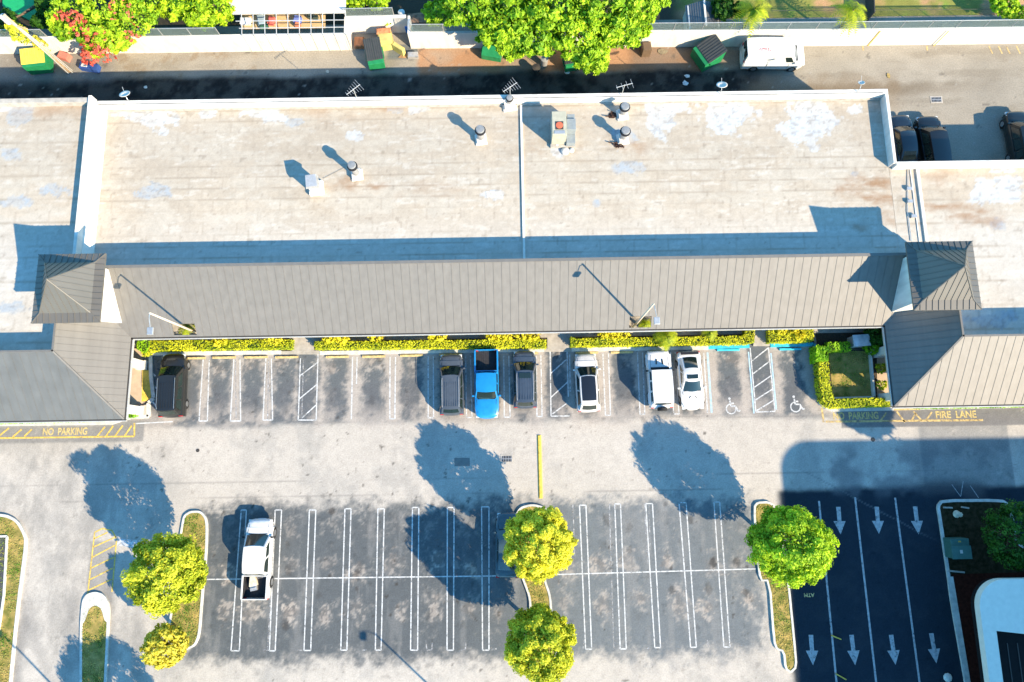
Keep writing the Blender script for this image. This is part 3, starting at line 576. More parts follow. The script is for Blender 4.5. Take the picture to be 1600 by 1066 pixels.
# columns
def column(x, y, s=.5):
    w = MB(); w.box(x-s/2, x+s/2, y-s/2, y+s/2, .1, 2.86); w.box(x-s/2-.06, x+s/2+.06, y-s/2-.06, y+s/2+.06, .1, .45); w.box(x-s/2-.06, x+s/2+.06, y-s/2-.06, y+s/2+.06, 2.6, 2.85)
    part(w, 'column', M['white'], bevel=.01)
for x in (-21,-14,-7,0,6.5,13.5,20.5): column(x, YE+.55, .4)
for s in (-1, 1):
    for y in (4.6, 8.2): column(s*29.35, y, .62)
    for x in (34.5, 40): column(s*x, 4.4, .5)
# towers
def tower(cx, cy):
    w = MB(); a = 1.75; w.box(cx-a, cx+a, cy-a, cy+a, 2.9, 7.47); o = part(w, 'tower_wall', M['white'])
    w = MB(); ox, oy, i = 2.38, 2.5, 1.78; zb, zi, zt = 7.45, 7.60, 9.75
    O = [(cx-ox,cy-oy),(cx+ox,cy-oy),(cx+ox,cy+oy),(cx-ox,cy+oy)]; I = [(cx-i,cy-i-.05),(cx+i,cy-i-.05),(cx+i,cy+i+.05),(cx-i,cy+i+.05)]
    w.add([(*p,zb) for p in O]+[(*p,zi) for p in I]+[(cx,cy,zt)]+[(*p,zb-.12) for p in O],
          [(0,1,5,4),(1,2,6,5),(2,3,7,6),(3,0,4,7),(4,5,8),(5,6,8),(6,7,8),(7,4,8),(12,11,10,9),(9,10,1,0),(10,11,2,1),(11,12,3,2),(12,9,0,3)])
    sp = .44
    for s in range(4):
        A, Bp = Vector(O[s]), Vector(O[(s+1)%4]); C, D = Vector(I[s]), Vector(I[(s+1)%4]); L = (Bp-A).length; d = (Bp-A)/L; n = int(L/sp)
        inw = Vector((cx,cy))-(A+Bp)/2; inw.normalize()
        for j in range(1, n+1):
            u = j*L/(n+1); p0 = A+d*u
            ua = (C-A).dot(d); ub = (D-A).dot(d); dep = (C-A).dot(inw)
            t = min(1, u/ua, (L-u)/(L-ub)); p1 = p0+inw*dep*t
            w.bar((*p0, zb+.015), (*p1, zb+(zi-zb)*t+.015), .035, .05)
            if t >= 1:
                m_ = (ua+ub)/2; t2 = 1-abs(u-m_)/((ub-ua)/2); full = (Vector((cx,cy))-p1).dot(inw); p2 = p1+inw*full*t2
                w.bar((*p1, zi+.015), (*p2, zi+(zt-zi)*t2+.015), .035, .05)
        w.bar((*A, zb+.02), (*C, zi+.02), .06, .05); w.bar((*C, zi+.02), (cx,cy,zt+.02), .06, .05)
    part(w, 'tower_roof', M['seam2'])
tower(-30.98, 12.68); tower(30.68, 12.58)
# ------------------------------------------------------------------ things on the roofs
def lathe(mb, prof, n=18, c=(0,0)):
    vs = []; N = len(prof)
    for r, z in prof: vs += [(c[0]+r*math.cos(2*math.pi*i/n), c[1]+r*math.sin(2*math.pi*i/n), z) for i in range(n)]
    fs = [(j*n+i, j*n+(i+1)%n, (j+1)*n+(i+1)%n, (j+1)*n+i) for j in range(N-1) for i in range(n)]
    fs += [tuple(range(n))[::-1], tuple(range((N-1)*n, N*n))]; return mb.add(vs, fs)
def roof_fan(px, py, ztop, label, base=.45, r=.34, zr=HM, curb_m='white'):
    c = P(px, py, ztop); h = ztop-zr; t = empty('exhaust_fan', (c[0],c[1],zr), R(8), label, 'roof vent', 'roof exhaust vents')
    q = MB(); q.prism([(-base,-base),(base,-base),(base,base),(-base,base)], 0, .12); q.box(-base*.8,base*.8,-base*.8,base*.8,.12,.42); q.build('curb', M[curb_m], t, bevel=.015)
    q = MB(); lathe(q, [(r*.8,.5),(r*.8,h*.75),(r*.82,h*.78)]); q.build('stack', M['metal'], t, True)
    q = MB(); lathe(q, [(r*.82,h*.78),(r*1.22,h*.80),(r*1.25,h*.86),(r*.95,h*.88)]); q.build('collar', M['black'], t)
    q = MB(); lathe(q, [(r*.93,h*.9),(r,h*.93),(r*.9,h),(r*.3,h+.02)]); q.build('cap', M['cap'], t)
    return t
roof_fan(750, 201, 5.86, 'grey round roof vent alone in the upper middle of the roof, left of the joint')
roof_fan(549, 257, 6.0, 'grey round roof vent beside the small square hooded vent', r=.32)
roof_fan(977, 165, 5.5, 'white capped round roof vent nearest the back parapet, upper of a pair', r=.34)
roof_fan(978, 203, 5.6, 'white capped round roof vent, lower of the pair right of the air conditioner', r=.34)
roof_fan(796, 152, 5.2, 'small white round vent on a square curb at the back parapet by the roof joint', .55, .25)
c = P(485,281,5.8); t = empty('hooded_vent', (c[0],c[1],HM), R(6), 'small square hooded grey vent standing on the left part of the roof', 'roof vent')
q = MB(); q.box(-.55,.55,-.55,.55,0,.35); q.build('curb', M['white'], t, bevel=.02)
q = MB(); q.box(-.38,.38,-.38,.38,.35,1.35); q.build('duct', M['alu'], t)
q = MB(); q.add([(-.5,-.5,1.35),(.5,-.5,1.35),(.5,.5,1.35),(-.5,.5,1.35),(-.42,-.45,1.62),(.42,-.45,1.62),(.38,.42,1.78),(-.38,.42,1.78)], [(0,3,2,1),(4,5,6,7),(0,1,5,4),(1,2,6,5),(2,3,7,6),(3,0,4,7)]); q.build('hood', M['metal'], t)
c = P(876,192,5.9); t = empty('rooftop_air_conditioner', (c[0],c[1],HM), 0, 'large beige rooftop air conditioning unit with red fan and silver side duct', 'air conditioner')
q = MB(); q.box(-.65,.45,-.95,.95,.25,1.9); q.build('cabinet', mat('beige_cabinet', (.37,.36,.28), .6), t, bevel=.02)
q = MB(); q.box(-.40,.2,-.55,.1,1.9,1.93); q.build('fan_shroud', M['gutter'], t)
q = MB(); lathe(q, [(.26,1.935),(.28,1.96),(.2,1.97),(.05,1.98)], 16, (-.1,-.22)); q.build('fan', mat('rust_red', (.5,.12,.06), .6), t)
q = MB(); q.box(-.5,.3,-.9,-.65,1.9,1.935); q.build('grille', M['metal'], t)
q = MB(); q.box(.5,1.2,-.35,.55,.3,1.5); q.box(.55,1.15,.55,1.0,.3,1.35); q.box(.5,1.2,-1.1,-.35,.25,.75); q.build('duct', M['duct'], t, bevel=.02)
q = MB(); q.box(-.7,1.25,-1.15,1.0,0,.22); q.build('curb', M['conc'], t)
def debris(px, py, n, label, name='scrap_heap'):
    c = P(px, py, HM); q = MB()
    q.prism([(c[0]+.5*math.cos(k)*random.uniform(.6,1.1),c[1]+.32*math.sin(k)*random.uniform(.6,1.1)) for k in [i*.7 for i in range(9)]],HM+.003,HM+.035)
    for i in range(n):
        a = random.uniform(0, 6.3); L = random.uniform(.15,.55); x, y = random.uniform(-.45,.45), random.uniform(-.25,.25)
        q.bar((c[0]+x,c[1]+y,HM+.03),(c[0]+x+L*math.cos(a),c[1]+y+L*math.sin(a)*.6,HM+random.uniform(.03,.25)), .06)
    tag(q.build(name, mat('charred_scrap', (.05,.025,.018), .9)), label, 'scrap')
debris(966, 226, 16, 'dark twisted scrap lying below the lower white round vent'); debris(957, 180, 12, 'dark reddish scrap lying between the two white round vents')
def pillow(px, py, r, label):
    c = P(px, py, HM); q = MB(); lathe(q, [(r,HM),(r*1.05,HM+.1),(r*.9,HM+.2),(r*.4,HM+.26),(.02,HM+.27)], 14, (c[0],c[1])); tag(q.build('sealed_roof_penetration', M['white'], None, True), label, 'roof patch')
pillow(883,237,.32,'white domed sealed vent patch below the beige air conditioner, left one'); pillow(893,236,.2,'smaller white domed patch right beside the larger domed patch'); pillow(870,228,.16,'tiny white dome tucked under the air conditioner')
q = MB(); c = P(772,304,HM); q.box(c[0]-.6,c[0]+.6,c[1]-.28,c[1]+.28,HM,HM+.02); tag(q.build('patch_sheet', mat('patch_membrane', (.46,.44,.40), .9, var=.25, scale=6, det=7)), 'white rectangular patch sheet on the roof left of the joint', 'roof patch')
def boxlet(px, py, label):
    c = P(px, py, HM); q = MB(); q.box(c[0]-.2,c[0]+.2,c[1]-.12,c[1]+.12,HM+.004,HM+.22); tag(q.build('junction_box', M['metal']), label, 'junction box', 'junction boxes along the roof conduit')
boxlet(1419,296,'topmost grey junction box on the conduit by the east roof joint'); boxlet(1420,316,'middle grey junction box on the conduit by the east roof joint'); boxlet(1426,339,'lowest grey junction box near the right tower')
q = MB(); q.tube([P(1419,262,HM+.06),P(1418,330,HM+.06),P(1424,377,HM+.06)], .03, 6); tag(q.build('conduit', M['metal']), 'thin grey conduit running down the roof toward the right tower', 'conduit')
q = MB(); q.tube([P(505,279,HM+.05),P(538,262,HM+.05)], .009, 6); tag(q.build('roof_cable', M['gutter']), 'thin dark cable lying between the two left roof vents', 'cable')
def antenna(px, py, rz, label, n=7):
    c = P(px, py, 6.0); t = empty('tv_antenna', (c[0],28.3,4.8), 0, label, 'antenna', 'television antennas on the back parapet')
    q = MB(); q.tube([(0,0,0),(0,0,1.5)], .025, 6); q.build('mast', M['alu'], t)
    q = MB(); a = R(rz); d = Vector((math.cos(a),math.sin(a),0)); nn = Vector((-d.y,d.x,0))
    q.bar(d*-.65+Vector((0,0,1.4)), d*.65+Vector((0,0,1.4)), .035)
    for i in range(n):
        l = .2+.06*i; o = d*(-.6+1.2*i/(n-1))+Vector((0,0,1.4)); q.bar(o-nn*l, o+nn*l, .016)
    q.build('boom', M['alu'], t)
antenna(553,138,40,'thin television antenna on the back parapet above the left half of the roof'); antenna(797,140,35,'television antenna on the back parapet beside the small white vent by the roof joint'); antenna(975,133,15,'television antenna on the back parapet above the pair of white round vents',4)
def dish(px, py, label, r=.42, hd=5.6):
    c = P(px, py, hd); t = empty('satellite_dish', (c[0],28.3,4.8), R(190), label, 'satellite dish', 'satellite dishes on the back parapet')
    q = MB(); q.tube([(0,0,0),(0,0,.5),(0,-.15,.7)], .03, 6); q.build('mast', M['metal'], t)
    q = MB(); n = 16; vs = [(0,-.28,.75)]
    for k2 in (1,2,3):
        for i in range(n):
            a = 2*math.pi*i/n; rr = r*k2/3; z = rr*math.sin(a); vs.append((rr*math.cos(a), -.28+z*.88, .75+z*.45+.1*(k2/3)**2))
    fs = [(0,1+i,1+(i+1)%n) for i in range(n)]+[(1+k2*n+i,1+(k2+1)*n+i,1+(k2+1)*n+(i+1)%n,1+k2*n+(i+1)%n) for k2 in (0,1) for i in range(n)]
    o = q.add(vs, fs).build('reflector', M['white'], t, True); m_ = o.modifiers.new('s','SOLIDIFY'); m_.thickness = .02
    q = MB(); q.tube([(0,-.28,.75),(0,-.7,1.1)], .015, 5); q.build('feed_arm', M['metal'], t)
dish(196,148,'white satellite dish on the back parapet near the left fire wall'); dish(1129,135,'round white satellite dish on the back parapet above the worn white roof patches'); dish(1346,152,'small white dish on the back parapet near the right corner',.25,5.3)
# ------------------------------------------------------------------ canopy light poles
def light_pole(bx, by, h, label, arm):
    t = empty('light_pole', (bx,by,0), 0, label, 'light pole', 'parking lot light poles')
    q = MB(); q.tube([(0,0,.1),(0,0,h)], [.10,.06], 12); q.build('pole', M['polem'], t, True)
    q = MB(); lathe(q, [(.28,0),(.28,.5),(.22,.55)], 16); q.build('footing', M['conc'], t)
    q = MB(); q.tube([(0,0,h-.05),(arm[0]*.4,arm[1]*.4,h+.1),(arm[0],arm[1],h+.05)], .03, 6); q.build('arm', M['metal'], t)
    q = MB(); a = Vector((arm[0],arm[1],h)); q.box(a.x-.2,a.x+.2,a.y-.5,a.y,h-.1,h+.06); q.build('lamp_head', M['metal'], t, bevel=.03)
    return t
light_pole(9.72, 10.42, 9.25, 'cream light pole rising through the canopy notch in the middle of the roof', (.15,-.9))
pp = P(239,481,8.9); light_pole(P(296,512,3)[0]+.05, 10.45, 8.9, 'cream light pole rising through the canopy notch near the left end', (.15,-1.0))
_a = P(586,990); light_pole(_a[0]+11.8, _a[1]-10.64, 9.25, 'light pole below the bottom edge of the middle parking rows', (-.9,.1)); _a = P(7,992); light_pole(_a[0]+11.8, _a[1]-10.64, 9.25, 'light pole below the entry lane at lower left', (-.5,.5))
# ------------------------------------------------------------------ foliage
def leaves(name, pts, nrm, size, m, parent=None, asp=.5, tone=None, jit=.7, droop=0):
    N = len(pts); n = nrm+rs.normal(0, jit, (N,3)); n /= np.linalg.norm(n, axis=1, keepdims=True)+1e-9
    t = rs.normal(0, 1, (N,3)); t -= n*(t*n).sum(1, keepdims=True); t /= np.linalg.norm(t, axis=1, keepdims=True)+1e-9
    if droop: t[:,2] -= droop; t /= np.linalg.norm(t, axis=1, keepdims=True)
    b = np.cross(n, t); s = size*(.6+.8*rs.rand(N,1)); t = t*s; b = b*s*asp
    co = np.stack([pts-t, pts-b, pts+t, pts+b], 1).reshape(-1,3)
    me = bpy.data.meshes.new(name); me.vertices.add(4*N); me.vertices.foreach_set('co', co.ravel().astype(np.float32))
    me.loops.add(4*N); me.loops.foreach_set('vertex_index', np.arange(4*N, dtype=np.int32)); me.polygons.add(N)
    me.polygons.foreach_set('loop_start', np.arange(0, 4*N, 4, dtype=np.int32)); me.update(calc_edges=True)
    tone = rs.rand(N) if tone is None else np.clip(tone, 0, 1)
    A = me.attributes.new('tone', 'FLOAT', 'POINT'); A.data.foreach_set('value', np.repeat(tone, 4).astype(np.float32))
    me.materials.append(m); o = bpy.data.objects.new(name, me); S.collection.objects.link(o); o.parent = parent; return o
def crown_pts(rx, ry, rz, n, nc=60, rough=.16):
    d = rs.normal(0,1,(nc,3)); d[:,2] = np.abs(d[:,2])*.9-.3; d /= np.linalg.norm(d, axis=1, keepdims=True)
    cl = d*(.80+rough*rs.rand(nc,1)); ct = rs.rand(nc); cr = .11+.10*rs.rand(nc)
    i = rs.randint(0, nc, n); off = rs.normal(0,1,(n,3)); off /= np.linalg.norm(off, axis=1, keepdims=True); off *= cr[i][:,None]*(rs.rand(n,1)**.4)
    p = cl[i]+off; nr = off/np.linalg.norm(off, axis=1, keepdims=True)*.6+p*.9
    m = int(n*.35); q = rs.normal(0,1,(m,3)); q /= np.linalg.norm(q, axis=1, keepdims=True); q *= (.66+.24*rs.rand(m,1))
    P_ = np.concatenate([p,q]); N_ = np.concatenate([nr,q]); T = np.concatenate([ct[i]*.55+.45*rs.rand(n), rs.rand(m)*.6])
    P_ = P_*(1+.20*(fbm(P_[:,0]*2+9, P_[:,1]*2+P_[:,2]*1.3+rs.rand()*40, 1.1, 31, 3)-.5))[:,None]
    return P_*np.array([rx,ry,rz]), N_, T
def tree(px, py, h, rx, ry, rz, kind, label, n=24000, size=.105, group='trees on the parking islands', base=None, cat='tree', name='broadleaf_tree', nc=110, rough=.19, tone=0):
    c = P(px, py, h); b = base or (c[0], c[1]); t = empty(name, (b[0],b[1],0), 0, label, cat, group)
    dx, dy = c[0]-b[0], c[1]-b[1]
    q = MB(); q.tube([(0,0,0),(dx*.2,dy*.2,h*.25),(dx*.6,dy*.6,h*.6),(dx,dy,h*1.02)], [.2,.15,.13,.05], 9)
    for i in range(7):
        a = i*.9+.4; z = h*(.5+.05*i); q.tube([(dx*.6,dy*.6,z),(dx+rx*.4*math.cos(a),dy+ry*.4*math.sin(a),z+.5),(dx+rx*.75*math.cos(a),dy+ry*.75*math.sin(a),z+.9)], [.08,.05,.02], 6)
    q.build('trunk', M['bark'], t, True)
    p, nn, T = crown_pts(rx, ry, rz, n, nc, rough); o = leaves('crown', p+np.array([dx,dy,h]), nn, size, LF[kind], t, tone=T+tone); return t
tree(1235,850,4.3,2.85,2.5,2.6,'green','bright green round tree on the right island beside the shaded lanes', tone=.1)
tree(262,895,4.3,2.6,2.65,2.6,'lime','yellow-green round tree on the left island by the white pickup')
tree(841,848,4.2,2.4,2.45,2.6,'olive','golden olive tree at the top of the centre island over the parked car', tone=.25)
tree(843,1004,4.3,2.35,2.35,2.6,'lime','green and yellow round tree at the bottom of the centre island')
tree(258,1008,3.3,1.45,1.4,1.3,'gold','small golden tree on the lower end of the left island', 4500, .13, base=P(272,978)[:2])
tree(1593,838,3.4,2.5,2.4,1.7,'dark','dark green tree in shade at the right edge above the white canopy', 7000)
tree(236,1228,4.3,2.7,2.7,2.2,'green','tree just below the lower left edge', 12000, group='trees beyond the frame')
# tall palm-like tree and rounded office block beyond the right edge cast the big shade
tree(1839,921,10,1.5,1.2,1.1,'dark','tall tree beyond the right edge', 3000, .3, group='trees beyond the frame', base=(40.9,-8.6), nc=30, rough=.3)
# ------------------------------------------------------------------ hedges and shrubs
def hedge(pts, h, kind, label, dens=230, size=.062, z0=.11, name='clipped_hedge', wob=.10):
    """closed outline (photo px) of a clipped hedge"""
    poly = [Vector(P(*p, h)[:2]) for p in pts]; n = len(poly); t = empty(name, (sum(p.x for p in poly)/n, sum(p.y for p in poly)/n, 0), 0, label, 'hedge', 'clipped hedges')
    ox, oy = t.location.x, t.location.y; ins = inset(poly, .07)
    q = MB(); q.prism([(p.x-ox,p.y-oy) for p in ins], z0, h-.07); q.build('twigs', M['inner'], t)
    x0, x1 = min(p.x for p in poly), max(p.x for p in poly); y0, y1 = min(p.y for p in poly), max(p.y for p in poly)
    N = int((x1-x0)*(y1-y0)*dens); X = rs.uniform(x0,x1,N); Y = rs.uniform(y0,y1,N); ins_ = np.zeros(N, bool); j = n-1
    for i in range(n):
        a, b = poly[i], poly[j]; c = ((a.y > Y) != (b.y > Y)) & (X < (b.x-a.x)*(Y-a.y)/(b.y-a.y+1e-9)+a.x); ins_ ^= c; j = i
    X, Y = X[ins_], Y[ins_]; bump = (fbm(X, Y, .9, 900)-.5)*wob*2
    top = np.stack([X-ox, Y-oy, h+bump+rs.normal(0,.02,len(X))], 1); tn = np.tile([0,0,1.], (len(X),1))
    sp, sn = [], []
    for i in range(n):
        a, b = poly[i], poly[(i+1)%n]; L = (b-a).length; k_ = int(L*h*dens*.6)
        u = rs.rand(k_); x = a.x+(b.x-a.x)*u; y = a.y+(b.y-a.y)*u; z = rs.uniform(z0, h, k_)
        sp.append(np.stack([x-ox+rs.normal(0,.03,k_), y-oy+rs.normal(0,.03,k_), z], 1)); d = (b-a).normalized(); sg = Vector((d.y,-d.x))
        c = (ins[i]-poly[i]); sg = sg if sg.dot(c) < 0 else -sg; sn.append(np.tile([sg.x, sg.y, .3], (k_,1)))
    pts_ = np.concatenate([top]+sp); nn = np.concatenate([tn]+sn); tn_ = fbm(pts_[:,0]+ox, pts_[:,1]+oy, 1.1, 950, 5, .7)
    leaves('foliage', pts_, nn, size, LF[kind], t, .6, tone=(tn_-.42)*3.0+.35+.3*rs.rand(len(pts_)), jit=.45)
    return t
hedge([(216,540),(228,532.5),(455,530.5),(455,544),(320,546),(240,548),(222,556)], .85, 'hedge', 'yellow-green clipped hedge along the kerb above the black SUV')
hedge([(491,536),(491,541),(492,545),(853,543),(853,530.5),(700,532),(492,534)], .85, 'hedge', 'longest yellow-green hedge, above the empty bays and the blue pickup')
hedge([(892,526),(892,541),(1168,537),(1179,534),(1179,514),(1165,514),(1163,525),(1050,527),(900,529)], .85, 'hedge', 'yellow-green hedge above the white cars ending in a square corner')
hedge([(1201,515),(1202,535),(1252,535),(1271,532),(1272,514)], .85, 'hedge', 'short bright yellow hedge behind the right blue wheel stop')
hedge([(1279,545),(1279,566),(1281,600),(1286,626),(1300,637),(1395,634),(1393,622),(1340,622),(1303,624),(1297,600),(1295,566),(1293,545)], 1.15, 'hedge', 'L-shaped yellow-green hedge around the corner garden lawn')
hedge([(1276,541),(1277,564),(1295,563),(1293,541)], 1.35, 'hedged', 'taller dark green square shrub block at the corner of the garden', size=.11)
hedge([(1293,535),(1294,549),(1330,548),(1329,534)], 1.0, 'hedged', 'shaded green hedge between the garden lawn and the utility box')
hedge([(-60,656),(-60,663),(186,656.5),(190,653),(190,650)], .7, 'hedged', 'low green hedge strip under the eave of the left wing')
hedge([(1433,634),(1433,638),(1700,634),(1700,629)], .6, 'hedged', 'low green hedge strip under the eave of the right wing', name='clipped_hedge')
hedge([(196,640),(196,652),(207,652),(216,647),(215,641)], .5, 'hedged', 'small bright green shrub patch at the corner of the left wing')
hedge([(216,522),(214,545),(226,553),(232,540),(228,524)], 1.0, 'hedged', 'loose green shrub at the left end of the kerbside hedge', wob=.25)
def shrub(px, py, h, r, kind, label, grp, n=700, size=.08, name='round_shrub', z0=.1):
    c = P(px, py, h*.6); t = empty(name, (c[0],c[1],0), 0, label, 'shrub', grp)
    q = MB(); q.tube([(0,0,z0),(0,0,h*.7)], [.04,.02], 6)
    for i in range(5): q.tube([(0,0,z0+.1),(r*.6*math.cos(i*1.3),r*.6*math.sin(i*1.3),h*.7)], [.025,.01], 5)
    q.build('stem', M['bark'], t)
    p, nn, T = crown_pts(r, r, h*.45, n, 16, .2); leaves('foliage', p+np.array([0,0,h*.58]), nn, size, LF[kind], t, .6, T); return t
gs = 'yellow shrubs under the canopy eave'; o_n = ['first','second','third','fourth','fifth','sixth','seventh','eighth','ninth','tenth','eleventh','twelfth','thirteenth']
sy = [(345,529,.7),(428,529,.7),(515,528,.5),(529,527,.5),(536,530,.5),(588,526,.6),(676,524,.4),(689,525,.6),(767,523,.5),(781,524,.5),(791,523,.6),(815,522,.6),(833,522,.6),(944,520,.5),(957,520,.6),(973,519,.6),(1220,517,.5),(1239,518,.5),(1247,526,.5)]
near = ['left of the first walkway, farther one','just left of the first walkway','first right of the first walkway','second right of the first walkway','tucked beside the pair right of the first walkway','alone between two pairs above the empty bays','smaller of the pair above the bay divider','larger of the pair above the bay divider',
        'left of the blue pickup bed','above the blue pickup bed','right above the blue pickup bed','above the grey SUV with sunroof, left','above the grey SUV with sunroof, right','left of three above the white car with black roof','middle of three above the white car with black roof','right of three beside the canopy notch',
        'at the left of the short hedge behind the blue wheel stop','at the middle of the short hedge behind the blue wheel stop','at the right of the short hedge behind the blue wheel stop']
for (x, y, r), nn_ in zip(sy, near): shrub(x, y, 1.25, r, 'yellow', 'bright yellow round shrub '+nn_, gs)
shrub(1376,575,.9,.42,'hedge','small round potted shrub on the patio, upper of two','patio shrubs',500,.07); shrub(1377,602,.9,.42,'hedge','small round potted shrub on the patio, lower of two','patio shrubs',500,.07)
shrub(1370,524,1.9,.85,'dark','dark green bush in shade between the utility box and the wing roof','garden bushes',1600,.12); shrub(1362,545,1.2,.6,'hedged','leafy green bush below the utility box','garden bushes',900,.1)
def palm(px, py, h, r, label, n=18, kind='palm', grp='small palms', name='palm', wid=.10, trunk=.1):
    c = P(px, py, h); t = empty(name, (c[0],c[1],0), 0, label, 'palm', grp)
    q = MB(); q.tube([(0,0,0),(0,0,h)], [trunk*1.3,trunk], 8); q.build('trunk', M['bark'], t, True); pp_, nn_, tt = [], [], []
    vs, fs, tn = [], [], []
    for i in range(n):
        a = i*2.4+random.uniform(-.2,.2); l = r*random.uniform(.75,1.1); el = random.uniform(-.1,.9)
        for k2 in range(14):
            u = (k2+1)/14; rad = l*u*math.cos(el*(1-u*.4)); z = h+l*(math.sin(el)*u-.75*u*u)
            cx_, cy_ = rad*math.cos(a), rad*math.sin(a); pr = Vector((-math.sin(a),math.cos(a),0)); dr = Vector((math.cos(a),math.sin(a),-.5))
            w_ = l*.32*math.sin(math.pi*min(1,u*.85+.12))
            for s in (-1,1):
                b0 = len(vs); p0 = Vector((cx_,cy_,z)); p1 = p0+pr*s*w_+dr*w_*.55; o1 = dr.normalized()*l/36
                vs += [p0-o1, p0+o1, p1]; fs.append((b0,b0+1,b0+2)); tn += [random.random()*.6+.3*u]*3
    me = bpy.data.meshes.new('fronds'); me.from_pydata([tuple(v) for v in vs], [], fs); A = me.attributes.new('tone','FLOAT','POINT'); A.data.foreach_set('value', tn)
    me.materials.append(LF[kind]); o = bpy.data.objects.new('fronds', me); S.collection.objects.link(o); o.parent = t; return t
palm(1042,526,1.4,1.15,'small feathery palm overhanging the hedge above the white off-roader'); palm(1110,518,1.3,.8,'smaller green palm under the eave near the left blue wheel stop', kind='palm'); palm(290,513,1.8,.75,'small palm growing up inside the left canopy notch')
palm(1008,506,1.7,.6,'small palm growing inside the middle canopy notch')
def inside(poly, X, Y):
    r_ = np.zeros(len(X), bool); n = len(poly); j = n-1
    for i in range(n):
        a, b = poly[i], poly[j]; r_ ^= ((a[1] > Y) != (b[1] > Y)) & (X < (b[0]-a[0])*(Y-a[1])/(b[1]-a[1]+1e-9)+a[0]); j = i
    return r_
for poly in TURF:
    xs = [p[0] for p in poly]; ys = [max(-18, p[1]) for p in poly]; A_ = (max(xs)-min(xs))*(max(ys)-min(ys)); N = int(A_*170)
    X = rs.uniform(min(xs), max(xs), N); Y = rs.uniform(min(ys), max(ys), N); k_ = inside(poly, X, Y); X, Y = X[k_], Y[k_]
    tn = fbm(X, Y, 1.6, 640, 5, .65); keep = rs.rand(len(X)) < ss(.30,.55,fbm(X, Y, 1.1, 645)); X, Y, tn = X[keep], Y[keep], tn[keep]
    o = leaves('grass_blades', np.stack([X, Y, np.full(len(X), .14)], 1), np.tile([0,0,1.], (len(X),1)), .055, LF['grass'], None, .35, tone=(tn-.5)*2.6+.5+.3*(rs.rand(len(X))-.5), jit=.8); tag(o, kind='stuff')
# garden bits
c = P(1346,532,1.1); t = empty('utility_box', (c[0],c[1],.1), R(3), 'light grey utility cabinet with stained top in the shaded garden corner', 'utility box')
q = MB(); q.box(-.62,.62,-.42,.42,0,1.0); q.build('cabinet', M['alu'], t, bevel=.03); q = MB(); q.box(-.66,.66,-.46,.46,1.0,1.06); q.build('lid', mat('stained_lid', (.5,.52,.55), .6, var=.4, scale=1.6), t)
q = MB(); q.bar((*P(1300,622,.5)[:2],.25),(*P(1367,620,.5)[:2],.25),.12,.5); q.bar((*P(1361,549,.5)[:2],.25),(*P(1367,620,.5)[:2],.25),.12,.5)
tag(q.build('garden_wall', M['white']), 'low white wall edging the corner garden lawn on two sides', 'low wall')
# ------------------------------------------------------------------ vehicles
def glass_strip(mb, g0, g1, s0, s1, t0, t1, fn, off=.012, ns=6, ntt=3):
    n0 = len(mb.v)
    for j in range(ntt+1):
        for i in range(ns+1):
            s = s0+(s1-s0)*i/ns; t = t0+(t1-t0)*j/ntt; mb.v.append(tuple(fn(s, t, off)))
    for j in range(ntt):
        for i in range(ns):
            a = n0+j*(ns+1)+i; mb.f.append((a, a+1, a+ns+2, a+ns+1))
WHEELS = {}
def add_wheels(t, L, W, ax, r=.34, w=.24, x=None):
    for sy in ax:
        for sx in (-1,1):
            wh = empty('wheel', (0,0,0)); wh.parent = t; bpy.data.objects.remove(wh)
            cx = sx*(W/2-w/2+.015)
            q = MB(); q.tube([(cx-w/2,sy,r),(cx-w/2+.03,sy,r),(cx+w/2-.03,sy,r),(cx+w/2,sy,r)], [r*.92,r,r,r*.92], 20); o = q.build('wheel', M['rubber'], t, True)
            q = MB(); xo = cx+sx*(w/2+.003)
            q.tube([(xo-sx*.02,sy,r),(xo,sy,r)], r*.62, 16)
            q.build('rim', M['rim'], o)
